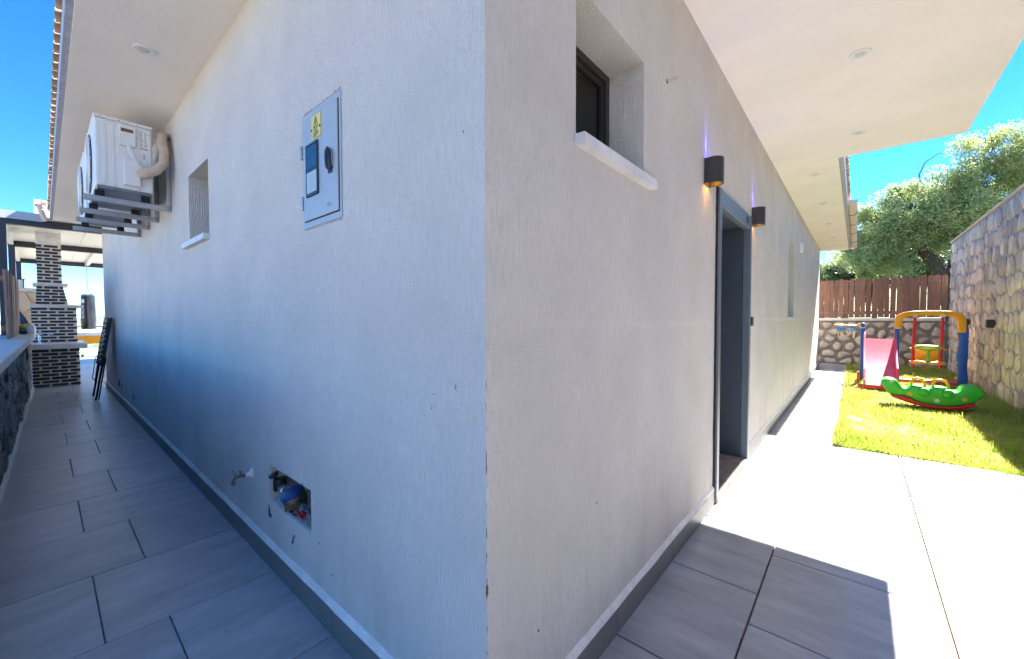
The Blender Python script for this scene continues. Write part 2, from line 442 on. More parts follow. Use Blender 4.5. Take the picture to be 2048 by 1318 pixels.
M['t_blue'] = mat('toy_blue', (0.012, 0.10, 0.50), 0.35, var=0.14, scale=6, bump=0.08, bscale=9)
M['t_yellow'] = mat('toy_yellow', (0.85, 0.37, 0.012), 0.35, var=0.14, scale=6, bump=0.08, bscale=9)
M['t_lime'] = mat('toy_lime', (0.22, 0.55, 0.06), 0.4)
M['t_orange'] = mat('toy_spot_orange', (0.85, 0.30, 0.03), 0.5)
M['t_grey'] = mat('toy_spot_grey', (0.55, 0.58, 0.52), 0.5)
M['net'] = mat('net_blue', (0.05, 0.22, 0.50), 0.7)
M['tassel'] = mat('net_tassel', (0.78, 0.60, 0.32), 0.7)
M['bark'] = mat('olive_bark', (0.12, 0.085, 0.06), 0.9, col2=(0.035, 0.026, 0.02), scale=9, stretch=(2,2,0.6), bump=1.0, bscale=14)
M['leaf'] = mat('olive_leaf', (0.44, 0.52, 0.24), 0.5, col2=(0.25, 0.33, 0.13), scale=1.6, transl=0.5, spec=0.15)
M['leaf_yellow'] = mat('yellow_olive_leaf', (0.46, 0.50, 0.20), 0.5, col2=(0.25, 0.32, 0.11), scale=1.6, transl=0.5, spec=0.15)  # olive leaf of a slightly yellower green
M['leaf_dark'] = mat('dark_leaf', (0.11, 0.18, 0.06), 0.5, col2=(0.045, 0.085, 0.03), scale=1.6, transl=0.3)
M['terrain'] = mat('hillside', (0.13, 0.15, 0.06), 0.95, col2=(0.30, 0.27, 0.20), scale=0.02)
M['glassrail'] = glass('railing_glass', (0.86, 0.93, 0.93))
M['plain'] = None

# ------------------------------------------------------------------ terrain
def terrain_z(x, y):
    z = -0.10
    if x < -18.5:
        d = -18.5 - x
        z -= 46*(1 - math.exp(-d/55.0))
    if y > 14:
        z += 0.10*min(y-14, 60)*(1 if x > -16 else max(0, 1-(-16-x)/30))
    r = math.hypot(x, y)
    if r > 1500:
        for (hx, hy, hh, s) in ((-6500, 1700, 330, 800), (-7500, 4200, 300, 1000), (-6200, -3500, 200, 1000), (-3000, 6500, 250, 1000),
                                (2500, 6500, 250, 1000), (6500, 2000, 250, 1200), (3500, -6000, 250, 1200), (-2500, -6800, 200, 1000)):
            z += hh*math.exp(-((x-hx)**2 + (y-hy)**2)/(2*s*s))
    return z
V, Q = [], []
radii = [0, 6, 10, 14, 17, 18.4, 20, 23, 27, 32, 40, 52, 70, 100, 150, 230, 350, 550, 900, 1500, 2200, 3000, 3800, 4600, 5400, 6200, 7000, 8000, 10000, 13000]
NA = 160
for i, r in enumerate(radii):
    for j in range(NA):
        a = 2*PI*j/NA
        x, y = r*math.cos(a), r*math.sin(a)
        jz = (rnd.random()-.5)*(0.02*min(r, 600) if r > 30 else 0)
        V.append((x, y, terrain_z(x, y) + jz))
for i in range(len(radii)-1):
    for j in range(NA):
        k = (j+1) % NA
        Q.append((i*NA+j, (i+1)*NA+j, (i+1)*NA+k, i*NA+k))
ter = np_mesh('terrain', V, Q, M['terrain'])
tag(ter, kind='structure')

# dry earth in front, its tone set for bounced light, scrub green behind the garden, patchy plots on the far plain
nt = M['terrain'].node_tree
p = nt.nodes['Principled BSDF']
tc = N(nt, 'ShaderNodeTexCoord')
def tnoise(scale, p0, c0, p1, c1):
    nz2 = N(nt, 'ShaderNodeTexNoise'); nz2.inputs['Scale'].default_value = scale; nz2.inputs['Detail'].default_value = 8; nz2.inputs['Roughness'].default_value = 0.75
    nt.links.new(tc.outputs['Object'], nz2.inputs['Vector'])
    r = N(nt, 'ShaderNodeValToRGB')
    r.color_ramp.elements[0].position = p0; r.color_ramp.elements[0].color = (*c0, 1)
    r.color_ramp.elements[1].position = p1; r.color_ramp.elements[1].color = (*c1, 1)
    nt.links.new(nz2.outputs['Fac'], r.inputs[0]); return r.outputs[0]
near = tnoise(0.6, 0.4, (0.20, 0.175, 0.135), 0.6, (0.30, 0.265, 0.22))
scrub = tnoise(0.8, 0.4, (0.06, 0.08, 0.03), 0.6, (0.16, 0.16, 0.07))
far = tnoise(0.010, 0.46, (0.09, 0.12, 0.05), 0.54, (0.42, 0.38, 0.32))
hill = tnoise(0.004, 0.4, (0.07, 0.09, 0.05), 0.6, (0.13, 0.14, 0.08))
sx = N(nt, 'ShaderNodeSeparateXYZ'); nt.links.new(tc.outputs['Object'], sx.inputs[0])
ln_ = N(nt, 'ShaderNodeVectorMath', operation='LENGTH'); nt.links.new(tc.outputs['Object'], ln_.inputs[0])
def tmix(sock, lo, hi, c0, c1):
    mr = N(nt, 'ShaderNodeMapRange'); mr.inputs['From Min'].default_value = lo; mr.inputs['From Max'].default_value = hi
    nt.links.new(sock, mr.inputs[0])
    mx = N(nt, 'ShaderNodeMixRGB'); nt.links.new(mr.outputs[0], mx.inputs[0]); nt.links.new(c0, mx.inputs[1]); nt.links.new(c1, mx.inputs[2]); return mx.outputs[0]
c_ = tmix(sx.outputs['Y'], 4, 13, near, scrub)
c_ = tmix(ln_.outputs['Value'], 40, 90, c_, far)
c_ = tmix(ln_.outputs['Value'], 3500, 5000, c_, hill)
nt.links.new(c_, p.inputs['Base Color'])

# ------------------------------------------------------------------ paving: base slab and single tiles
pav = MB()
pav.box((-17.5, -1.25, -0.09), (-9.2, 3.2, -0.012))
pav.box((-9.2, -1.25, -0.09), (-0.001, 0.5, -0.012))
passage = tag(pav.build('passage_paving', M['grout_grey']), kind='structure')
pav = MB()
pav.box((0.0, -1.25, -0.09), (2.6, 0.5, -0.012))
pav.box((-0.3, 0.5, -0.09), (2.6, 4.10, -0.012))
pav.box((-0.3, 4.10, -0.09), (0.545, 12.6, -0.012))
floor = tag(pav.build('patio_paving', M['grout']), kind='structure')
TP = 0.598
tile_cache = {}
def tile(x0, x1, y0, y1, mt):
    g = 0.0022 if mt is M['tile_left'] else 0.0036
    w, d = round(x1-x0-2*g, 4), round(y1-y0-2*g, 4)
    if w < 0.015 or d < 0.015: return
    key = (w, d, mt.name)
    if key not in tile_cache:
        b = MB(); b.box((-w/2, -d/2, -0.010), (w/2, d/2, 0))
        bm = bmesh.new(); me = bpy.data.meshes.new('floor_tile')
        me.from_pydata(b.v, [], b.f); bm.from_mesh(me)
        bmesh.ops.bevel(bm, geom=[e for e in bm.edges if all(v.co.z > -0.001 for v in e.verts)], offset=0.0015, segments=1, affect='EDGES')
        bm.to_mesh(me); bm.free(); me.materials.append(mt)
        tile_cache[key] = me
    o = bpy.data.objects.new('floor_tile', tile_cache[key]); COL.objects.link(o)
    o.location = ((x0+x1)/2, (y0+y1)/2, rnd.uniform(-0.0006, 0.0006))
    o.rotation_euler = (rnd.gauss(0, .0006), rnd.gauss(0, .0006), 0)
    o.parent = passage if mt is M['tile_left'] else floor
def cuts(a, b, off, pitch=TP):
    k = math.ceil((a-off)/pitch)
    c = [a]
    while off + k*pitch < b - 0.02:
        if off + k*pitch > a + 0.02: c.append(off + k*pitch)
        k += 1
    return c + [b]
cols = [(0.0, 0.377, 0.0928), (0.377, 0.975, 0.475), (0.975, 1.573, 0.070), (1.573, 2.171, 0.475), (2.171, 2.26, 0.07)]
for x0, x1, off in cols:
    ys = cuts(0.0 if x1 > 0.4 or True else 0, 4.085, off)
    for a, b in zip(ys, ys[1:]): tile(x0, x1, a, b, M['tile'])
ys = cuts(4.085, 12.5, 0.0928)
for a, b in zip(ys, ys[1:]): tile(0.0, 0.54, a, b, M['tile'])
for x0, x1, off in [(c[0], c[1], c[2]) for c in cols]:
    ys = cuts(-0.95, 0.0, off)
    for a, b in zip(ys, ys[1:]): tile(x0, x1, a, b, M['tile'])
xs = cuts(-17.45, 0.0, -0.209)
xs = [x for x in xs]
for i, (a, b) in enumerate(zip(xs, xs[1:])):
    k = int(round((-0.209 - b)/TP))
    y = -0.575 if k % 2 == 0 else -0.392
    lim = -0.96
    if a > -9.3:
        segs = [0.0, y, lim]
    else:
        segs = [3.1, y+3*TP*1.0, y+2*TP, y+TP, y, y-TP, -1.2] if True else []
        segs = [s for s in segs if s <= 3.1]
        segs = [3.1] + [y + q*TP for q in (5, 4, 3, 2, 1, 0, -1) if -1.18 < y+q*TP < 3.05] + [-1.2]
    for s0, s1 in zip(segs, segs[1:]): tile(a, b, s1, s0, M['tile_left'])

# lawn soil
b = MB()
nx, ny = 18, 70
for j in range(ny+1):
    for i in range(nx+1):
        b.v.append((0.545 + 1.75*i/nx, 4.10 + 8.4*j/ny, -0.018 + 0.012*math.sin(i*1.3+j*.7)*math.sin(j*.9)))
for j in range(ny):
    for i in range(nx):
        a = j*(nx+1)+i
        b.f.append((a, a+1, a+nx+2, a+nx+1))
lawn = tag(b.build('lawn', M['soil'], fix=False), kind='structure')

# ------------------------------------------------------------------ house
house = thing('house', 'white plastered single storey house with deep eaves, its corner facing the viewer', 'house', (-4.6, 5.6, 0))
ZS = 2.776
WT = 0.30
XL, YE = -9.20, 11.3
def wall_holes(name, fn, u0, u1, z0, z1, holes, depth, mt, parent, open_u=None):
    us = sorted({u0, u1} | {h[0] for h in holes} | {h[1] for h in holes})
    zs = sorted({z0, z1} | {h[2] for h in holes} | {h[3] for h in holes})
    b = MB()
    def inside(u, z): return any(h[0] < u < h[1] and h[2] < z < h[3] for h in holes)
    for d in (0, depth):
        for a, c in zip(us, us[1:]):
            for e, g in zip(zs, zs[1:]):
                if not inside((a+c)/2, (e+g)/2):
                    b.add([fn(a,e,d), fn(c,e,d), fn(c,g,d), fn(a,g,d)], [(0,1,2,3)])
    for h in holes:
        for (a, e), (c, g) in (((h[0],h[2]),(h[1],h[2])), ((h[1],h[2]),(h[1],h[3])), ((h[1],h[3]),(h[0],h[3])), ((h[0],h[3]),(h[0],h[2]))):
            b.add([fn(a,e,0), fn(c,g,0), fn(c,g,depth), fn(a,e,depth)], [(0,1,2,3)])
    for (a, e), (c, g) in (((u0,z0),(u1,z0)), ((u1,z0),(u1,z1)), ((u1,z1),(u0,z1)), ((u0,z1),(u0,z0))):
        if a == c == open_u: continue          # the two walls meet here at the corner
        b.add([fn(a,e,0), fn(c,g,0), fn(c,g,depth), fn(a,e,depth)], [(0,1,2,3)])
    me = bpy.data.meshes.new(name); me.from_pydata(b.v, [], b.f)
    bm = bmesh.new(); bm.from_mesh(me)
    bmesh.ops.remove_doubles(bm, verts=bm.verts, dist=0.0005)
    bmesh.ops.recalc_face_normals(bm, faces=bm.faces)
    bm.to_mesh(me); bm.free()
    return link(name, me, mt, parent)
fnR = lambda u, z, d: (-d, u, z)      # wall facing the garden, u = y
fnL = lambda u, z, d: (u, d, z)       # wall along the passage, u = x
DOOR = (2.085, 3.075, 0.0, 2.025)
wallR = wall_holes('wall', fnR, 0.0, YE, -0.02, 2.9, [(0.407, 0.935, 1.775, 2.242), DOOR, (5.62, 6.24, 1.20, 2.215)], WT, M['wall'], house, 0.0)
wallR['label'] = 'sunny-side white wall with the entrance door'
wallL = wall_holes('wall', fnL, XL, 0.0, -0.02, 2.9, [(-2.945, -2.425, 1.735, 2.205), (-1.462, -1.003, 0.316, 0.494)], WT, M['wall'], house, 0.0)
wallL['label'] = 'shaded white wall along the tiled passage'
MB().box((XL, WT+0.002, -0.02), (XL+WT, YE, 2.9)).build('wall', M['wall'], house)
MB().box((XL+WT+0.002, YE-WT, -0.02), (-WT-0.002, YE, 2.9)).build('wall', M['wall'], house)
MB().box((XL+WT, WT, 2.905), (-WT, YE-WT, 2.93)).build('ceiling', M['soffit'], house)
MB().box((XL+WT, WT, 0.02), (-WT, YE-WT, 0.045)).build('floor', M['curtain'], house)

# eaves: soffit sheets, fascia, roof slab with tile edge
EX, EY, CX, CY, NX, RE = XL-0.10, -0.585, 1.372, 4.48, 0.56, 11.65
ring = [(EX, EY), (CX, EY), (CX, CY), (NX, CY), (NX, RE), (EX, RE)]
inner = [(EX, 0.02), (-0.02, 0.02), (-0.02, RE-0.4), (EX, RE-0.4)]
b = MB()
b.box((EX, EY+0.030, ZS), (CX-0.0, 0.02, ZS+0.06))
b.box((-0.02, 0.0205, ZS), (CX, CY, ZS+0.06))
b.box((-0.02, CY+0.0005, ZS), (NX-0.045, RE, ZS+0.06))
b.box((EX, YE-0.05, ZS+0.0003), (-0.0205, RE, ZS+0.06))
soffit = b.build('soffit', M['soffit'], house)
# rough blue grey render strip along the eaves, then the projecting tan tile edge
b = MB(); b.box((EX, EY, ZS+0.012), (CX, EY+0.0295, ZS+0.16)); b.build('fascia', M['fascia'], house)
b = MB(); b.box((NX-0.0445, CY+0.001, ZS+0.012), (NX, RE, ZS+0.16)); b.build('fascia', M['fascia'], house)
b = MB(); b.box((CX-0.02, EY+0.046, ZS+0.061), (CX-0.001, CY-0.001, ZS+0.2)); b.box((NX, CY-0.02, ZS+0.061), (CX-0.021, CY-0.001, ZS+0.2))
b.build('fascia', M['soffit'], house)
roof = MB()
roof.box((EX, EY+0.05, ZS+0.165), (CX-0.03, 3.5, ZS+0.22)); roof.box((EX, 3.5005, ZS+0.165), (NX-0.05, RE, ZS+0.22))
roof = roof.build('roof', M['smooth_plaster'], house)
tm = MB(); n = 7
arc = [(0.065*math.cos(PI*k/n), 0.035*math.sin(PI*k/n)) for k in range(n+1)]
tm.prism(arc + [(x*0.78, z*0.72) for x, z in reversed(arc)], lambda u, v, d: (u, d, v), -0.045, 0.40)
tme = tm.build('roof_tile', M['rooftile'], roof).data
first = roof.children[0]
k = 0
x = EX + 0.07
while x < CX - 0.05:
    if k == 0: o = first
    else:
        o = bpy.data.objects.new('roof_tile', tme); COL.objects.link(o); adopt(o, roof)
    o.location = (x, EY+.022, ZS+0.168 + rnd.uniform(-.004, .004)); o.rotation_euler = (math.radians(9), 0, rnd.gauss(0, .02)); k += 1; x += 0.142
y = CY + 0.08
while y < RE - 0.05:
    o = bpy.data.objects.new('roof_tile', tme); COL.objects.link(o); adopt(o, roof)
    o.location = (NX-.022, y, ZS+0.168 + rnd.uniform(-.004, .004)); o.rotation_euler = (math.radians(9), 0, PI/2 + rnd.gauss(0, .02)); y += 0.142

# recessed ceiling spots in the soffit
def spot(x, y):
    b = MB(); b.lathe([(0.0, -0.003), (0.028, -0.003), (0.031, -0.006), (0.050, -0.006), (0.052, -0.001), (0.052, 0.002)], (x, y, ZS), n=24)
    o = b.build('recessed_spot', M['white_metal'], soffit, smooth=True)
    MB().lathe([(0.0, -0.0062), (0.024, -0.0058), (0.027, -0.0035)], (x, y, ZS), n=20).build('lens', M['t_grey'], o, smooth=True)
for p_ in [(-2.52, -0.27), (0.669, 2.526), (0.669, 3.885), (0.30, 4.9), (0.30, 6.4), (0.30, 8.0), (0.30, 9.6), (-6.2, -0.27)]: spot(*p_)

# skirting tiles with the rough plaster lip above them
SK = 0.098
def skirt_run(fn, a, b_, off):
    cs = cuts(a, b_, off)
    for s0, s1 in zip(cs, cs[1:]):
        q = MB(); q.prism([(s0+.0012, 0.001), (s1-.0012, 0.001), (s1-.0012, SK), (s0+.0012, SK)], lambda u, v, d: fn(u, v, d), -0.001, -0.014)
        q.build('skirting_tile', M['skirt'], house, bevel=0.001, seg=1)
    # lip
    n = max(4, int((b_-a)/0.07)); v = []; f = []
    for i in range(n+1):
        u = a + (b_-a)*i/n
        h = 0.027 + rnd.uniform(-.003, .003); t = 0.013 + rnd.uniform(-.0015, .0015)
        v += [fn(u, SK+0.0005, 0.001), fn(u, SK+0.0005, -t), fn(u, SK+h*0.35, -t*0.95), fn(u, SK+h, 0.001)]
    for i in range(n):
        for k in range(3): f.append((i*4+k, i*4+k+1, i*4+5+k, i*4+4+k))
    q = MB(); q.v = v; q.f = f; q.build('skirting_lip', M['smooth_plaster'], house, smooth=True)
skirt_run(fnL, XL, 0.0, -0.209)
skirt_run(fnR, 0.0, DOOR[0]-0.03, 0.0928)
skirt_run(fnR, DOOR[1]+0.03, YE, 0.0928)

# windows
def window(fn, u0, u1, z0, z1, din, name_label, sill_over, hinge=False):
    fr = MB(); t = 0.032
    for (a, c, e, g) in ((u0, u0+t, z0, z1), (u1-t, u1, z0, z1), (u0+t, u1-t, z0, z0+t), (u0+t, u1-t, z1-t, z1)):
        fr.prism([(a+.0005, e+.0005), (c-.0005, e+.0005), (c-.0005, g-.0005), (a+.0005, g-.0005)], fn, din, din+0.05)
    s = 0.022
    for (a, c, e, g) in ((u0+t, u0+t+s, z0+t, z1-t), (u1-t-s, u1-t, z0+t, z1-t), (u0+t+s, u1-t-s, z0+t, z0+t+s), (u0+t+s, u1-t-s, z1-t-s, z1-t)):
        fr.prism([(a, e), (c, e), (c, g), (a, g)], fn, din+0.012, din+0.042)
    w = fr.build('window', M['frame_win'], house); w['label'] = name_label
    pn = MB(); pn.prism([(u0+t+s, z0+t+s), (u1-t-s, z0+t+s), (u1-t-s, z1-t-s), (u0+t+s, z1-t-s)], fn, din+0.022, din+0.030); pn.build('pane', M['glass_win'], w)
    bl = MB(); bl.prism([(u0+.20, z0), (u1-.12, z0), (u1-.12, z1-0.06), (u0+.20, z1-0.06)], fn, din+0.075, din+0.079); bl.build('blind', M['curtain'], w)
    sl = MB()
    o0, o1 = (0.005, sill_over) if fn is fnR else (sill_over, 0.005)      # the slab runs past the opening on one side only
    v = [(u0-o0, z0-0.036), (u1+o1, z0-0.036), (u1+o1, z0-0.001), (u0-o0, z0-0.001)]
    sl.prism(v, fn, -0.035, -0.0005)
    sl.prism([(u0+.001, z0+0.0005), (u1-.001, z0+0.0005), (u1-.001, z0+0.006), (u0+.001, z0+0.006)], fn, 0.0, din)
    sl.build('sill', M['sill'], w)
    if hinge:
        h = MB(); h.tube([fn(u0+0.03, z0+0.045, din-0.012), fn(u0+0.30, z0+0.045, din-0.012)], 0.010, 8)
        h.lathe([(0.0, -0.02), (0.017, -0.018), (0.02, 0.0), (0.017, 0.018), (0.0, 0.02)], fn(u0+0.305, z0+0.05, din-0.014), (0,1,0), 14)
        h.build('latch', M['black'], w, smooth=True)
window(fnR, 0.407, 0.935, 1.775, 2.242, 0.155, 'small dark framed window near the corner', 0.07, True)
window(fnR, 5.62, 6.24, 1.20, 2.215, 0.155, 'tall narrow window far along the wall', 0.05)
window(fnL, -2.945, -2.425, 1.735, 2.205, 0.17, 'small recessed window above the passage', 0.07)

# door: steel frame, deep lining, leaf, threshold
b = MB(); y0, y1, zt = DOOR[0], DOOR[1], DOOR[3]
FW, FH, FP = 0.058, 0.118, -0.022
b.box((-0.03, y0-0.012, 0.045), (-FP, y0+FW-0.012, zt-0.012)); b.box((-0.03, y1-FW+0.012, 0.03), (-FP, y1+0.012, zt-0.012))
b.box((-0.03, y0+FW-0.0115, zt-FH), (-FP-0.004, y1-FW+0.0115, zt-0.012))
door = b.build('door_frame', M['doorframe'], house, bevel=0.004)
b = MB(); b.box((-0.225, y1-FW+0.001, 0.05), (-0.0305, y1-0.004, zt-0.002)); b.box((-0.225, y0+0.004, 0.05), (-0.0305, y0+FW-0.02, zt-0.002)); b.box((-0.225, y0+FW-0.019, zt-FH+0.02), (-0.0305, y1-FW+0.0005, zt-0.002))
b.build('lining', M['doordark'], door)
leaf = MB(); leaf.box((-0.235, y0+0.01, 0.055), (-0.2255, y1-0.01, zt-0.01)); leaf = leaf.build('door_leaf', M['doordark'], house)
b = MB()
for zz in (0.35, 0.62, 0.95, 1.30, 1.62): b.lathe([(0.0, 0), (0.007, 0.0), (0.006, 0.008), (0, 0.009)], (-0.2255, y1-FW-0.012, zz), (1,0,0), 10)
b.build('bolt', M['steel'], leaf)
b = MB(); b.tube([(-0.2255, y0+.13, 1.02), (-0.17, y0+.13, 1.02), (-0.17, y0+.25, 1.02)], 0.01, 8); b.lathe([(.028, 0), (.028, .008), (.02, .01)], (-0.2255, y0+.13, 1.02), (1,0,0), 14); b.build('handle', M['steel'], leaf, smooth=True)
b = MB(); b.box((-0.225, y0+0.002, 0.0), (0.024, y1-0.002, 0.042)); b.build('threshold', M['threshold'], house, bevel=0.012, seg=3)
# ragged dark cut around the near jamb
b = MB(); v = []; n = 40
for i in range(n+1):
    z = 0.02 + (zt-0.02)*i/n
    v += [(0.0012, y0-0.012+0.001, z), (0.0012, y0-0.022-abs(rnd.gauss(0, .005)), z), (0.012, y0-0.011, z)]
f = []
for i in range(n):
    f += [(i*3, i*3+1, i*3+4, i*3+3), (i*3+1, i*3+2, i*3+5, i*3+4)]
b.v, b.f = v, f; b.build('open_joint', M['gap'], house)
# small embossed badge at the far end of the door head
b = MB()
for k in range(3):
    b.box((-FP-0.0035, 2.885+0.028*k, zt-0.088), (-FP-0.0025, 2.905+0.028*k, zt-0.040))
b.build('badge', M['dark_print'], door)

# paint splashes, drips and dents on the passage wall
def blob(u, z, ru, rz, fn=fnL, n=15, drip=0.0, mt='splash'):
    pts = []
    for i in range(n):
        t = 2*PI*i/n; k = rnd.uniform(0.45, 1.15)
        pts.append((u + ru*k*math.cos(t), z + rz*k*math.sin(t) - (drip if rnd.random() < .25 and math.sin(t) < -.3 else 0)))
    q = MB(); q.prism(pts, fn, -0.0008, -0.0022); q.build('paint_splash', M[mt], house)
for a in [(-7.35, .27, .12, .05), (-7.1, .24, .05, .05), (-6.0, .235, .06, .045), (-5.8, .25, .03, .02), (-2.02, .30, .007, .014), (-2.06, .31, .006, .012), (-1.98, .315, .004, .010),
          (-1.475, .262, .012, .030), (-1.463, .245, .018, .012), (-1.19, .225, .008, .020), (-1.20, .205, .006, .008), (-1.172, .243, .005, .008), (-1.41, .20, .004, .004), (-1.40, .165, .003, .004), (-0.93, .30, .003, .005), (-1.08, .50, .004, .004), (-0.82, .22, .003, .006)]:
    blob(*a)
for a in [(-.11, 1.02, .002, .008), (-.20, .99, .0022, .003), (-.21, .95, .002, .004)]: blob(*a, mt='threshold')
for a in [(3.18, .27, .008, .010), (0.55, .55, .003, .004), (0.21, .30, .003, .006)]: blob(*a, fn=fnR)
# nailed plug in the garden wall
sc = thing('screw_in_wall', 'pale wall plug and screw sticking out of the white wall right of the small window', 'screw', (0, 1.196, 2.285))
MB().tube([(0.0005, 1.196, 2.285), (0.045, 1.20, 2.287), (0.052, 1.2005, 2.2872)], [0.0045, 0.0035, 0.0005], 8).build('plug', M['lag'], sc)
MB().lathe([(0.011, 0), (0.008, 0.002), (0, 0.0022)], (0.0003, 1.196, 2.283), (1,0,0), 10).build('hole_edge', M['gap'], sc)

# eave gutter on the garden side and its open end
g = thing('eaves_gutter', 'cream plastic gutter hung along the far eaves on the garden side', 'gutter', (0.62, 9.0, 2.72))
b = MB(); ga = [(0.060*math.cos(t), 0.060*math.sin(t)) for t in [PI + PI*k/10 for k in range(11)]]
gi = [(x*0.93, z*0.93) for x, z in reversed(ga)]
b.prism(ga + gi, lambda u, v, d: (0.605+u, d, 2.87+v), 6.9, RE+0.3); b.build('channel', M['pvc'], g, smooth=True)
b = MB(); b.prism(ga, lambda u, v, d: (0.605+u*1.06, d, 2.87+v*1.06), 6.875, 6.899); b.build('end_cap', M['pvc'], g)
for yy in (7.7, 8.6, 9.6, 10.8):
    b = MB(); b.prism([(x*1.07, z*1.07) for x, z in ga] + [(x*1.002, z*1.002) for x, z in reversed(ga)], lambda u, v, d: (0.605+u, d, 2.87+v), yy, yy+0.03); b.bar((0.56, yy+.015, 2.87), (0.58, yy+.015, 2.87), .02, .02); b.build('strap', M['black'], g)
g = thing('eaves_downpipe', 'pale plastic downpipe elbow at the far end of the passage eaves', 'downpipe', (-9.25, -0.62, 2.7))
b = MB(); b.tube([(-9.12, -0.60, 3.02), (-9.14, -0.66, 3.03), (-9.15, -0.695, 3.0), (-9.16, -0.665, 2.86), (-9.2, -0.63, 2.76)], 0.036, 12); b.build('elbow', M['pvc'], g, smooth=True)
b = MB(); b.lathe([(0.030, -.03), (0.042, -.03), (0.042, .03), (0.030, .03)], (-9.14, -0.712, 3.0), (0,1,0), 14); b.build('socket', M['pvc'], g, smooth=True)

# ------------------------------------------------------------------ air conditioners
def make_ac():
    X0, X1, Y0, Y1, Z0, Z1 = -3.43, -4.19, -0.430, -0.122, 2.135, 2.655
    t = thing('air_conditioner', 'nearest white air conditioner unit on wall brackets, with taped pipe into the wall', 'air conditioner', ((X0+X1)/2, -.2, 2.06), 'air conditioner units on the passage wall')
    c = MB().box((X1, Y0, Z0+.02), (X0, Y1, Z1-.022)).build('casing', M['ac'], t, bevel=0.012)
    MB().box((X1-.004, Y0-.004, Z1-.0215), (X0+.004, Y1+.004, Z1)).build('lid', M['ac'], t, bevel=0.006)
    MB().box((X1+.01, Y0+.01, Z0), (X0-.01, Y1-.01, Z0+.0195)).build('base_pan', M['ac_dark'], t)
    # pressed ribs of the side panel
    b = MB()
    for (a, e, z0, z1) in ((-.392, -.372, Z0+.04, Z1-.05), (-.355, -.330, Z0+.06, Z1-.06)): b.box((X0-.002, a, z0), (X0+.0035, e, z1))
    b.box((X0-.002, -.315, Z0+.285), (X0+.003, -.19, Z0+.293)); b.box((X0-.002, -.315, Z0+.262), (X0+.003, -.19, Z0+.270))
    b.build('rib', M['ac'], t, bevel=0.0015)
    q = MB().box((X0-.002, -.305, Z0+.33), (X0+.022, -.215, Z1-.045)).build('terminal_cover', M['ac'], t, bevel=0.004)
    MB().box((X0+.0215, -.295, Z1-.090), (X0+.0228, -.228, Z1-.065)).build('grip_slot', M['brass'], q)
    MB().box((X0-.002, -.285, Z0+.045), (X0+.035, -.195, Z0+.235)).build('valve_cover', M['ac'], t, bevel=0.006)
    lb = MB().box((X0+.0005, -.195, Z1-.185), (X0+.0013, -.142, Z1-.05)).build('rating_label', M['white_print'], t)
    b = MB(); r2 = random.Random(3)
    for k in range(11):
        z = Z1-.058-k*.0105; w = r2.uniform(.012, .022)
        b.box((X0+.0014, -.192, z-.004), (X0+.0018, -.192+w, z)); b.box((X0+.0014, -.166, z-.004), (X0+.0018, -.166+r2.uniform(.010, .02), z))
    b.box((X0+.0014, -.192, Z1-.184), (X0+.0018, -.145, Z1-.176))
    b.build('label_print', M['grey_print'], lb)
    lb = MB().box((X0+.0005, -.178, Z0+.20), (X0+.0013, -.157, Z0+.31)).build('barcode_label', M['white_print'], t)
    b = MB()
    for k in range(9): b.box((X0+.0014, -.175, Z0+.262+k*.005), (X0+.0018, -.162, Z0+.2645+k*.005))
    b.build('label_print', M['grey_print'], lb)
    b = MB()
    for yy, zz in ((-.40, Z1-.012), (-.30, Z1-.012), (-.20, Z1-.012), (-.33, Z0+.035), (-.2, Z0+.035), (-.14, Z1-.07)):
        b.lathe([(.004, 0), (.0035, .003), (0, .0035)], (X0+.004, yy, zz), (1,0,0), 8)
    b.build('screw', M['grey_print'], t)
    # front fan grille on the face turned to the fence
    gb = MB(); gc = ((X0+X1)/2-.06, Y0, (Z0+Z1)/2)
    for r in [0.03+.0235*k for k in range(9)]:
        gb.tube([(gc[0]+r*math.cos(2*PI*k/28), Y0-.014, gc[2]+r*math.sin(2*PI*k/28)) for k in range(29)], .003, 5, False)
    for k in range(8): gb.tube([gc[:1]+(Y0-.012,)+gc[2:], (gc[0]+.222*math.cos(PI*k/4), Y0-.008, gc[2]+.222*math.sin(PI*k/4))], .004, 5)
    gr = gb.build('fan_grille', M['ac'], t)
    MB().lathe([(.22, 0), (.22, .002), (0, .002)], (gc[0], Y0-.0025, gc[2]), (0,-1,0), 28).build('fan_opening', M['black'], gr)
    # brackets
    for bx in (-3.535, -4.07):
        a = MB(); a.box((bx-.018, -.485, 2.055), (bx+.018, -.003, 2.095)); a.box((bx-.018, -.030, 2.0955), (bx+.018, -.001, 2.50))
        br = a.build('bracket', M['metal_grey'], t, bevel=0.006)
        MB().box((bx-.02, -.4865, 2.058), (bx+.019, -.47, 2.092)).build('end_plug', M['metal_grey'], br)
        for yy in (-.40, -.15): MB().box((bx-.022, yy-.03, 2.0955), (bx+.022, yy+.02, 2.1345)).build('rubber_pad', M['rubber'], br)
        q = MB()
        for yy, zz in ((-.02, 2.068), (-.02, 2.085)): q.lathe([(.007, 0), (.006, .004), (0, .005)], (bx+.018, yy, zz), (1,0,0), 8)
        q.build('bolt', M['grey_print'], br)
    b = MB(); b.tube([(X0+.022, -.26, Z0+.335), (X0+.045, -.255, Z0+.29), (X0+.045, -.235, Z0+.235), (X0+.04, -.205, Z0+.195), (X0+.035, -.175, Z0+.175)], .006, 8)
    b.tube([(X0+.022, -.25, Z0+.335), (X0+.05, -.245, Z0+.30), (X0+.048, -.222, Z0+.235), (X0+.04, -.19, Z0+.20), (X0+.035, -.165, Z0+.185)], .005, 8)
    b.build('cable', M['ac'], t, smooth=True)
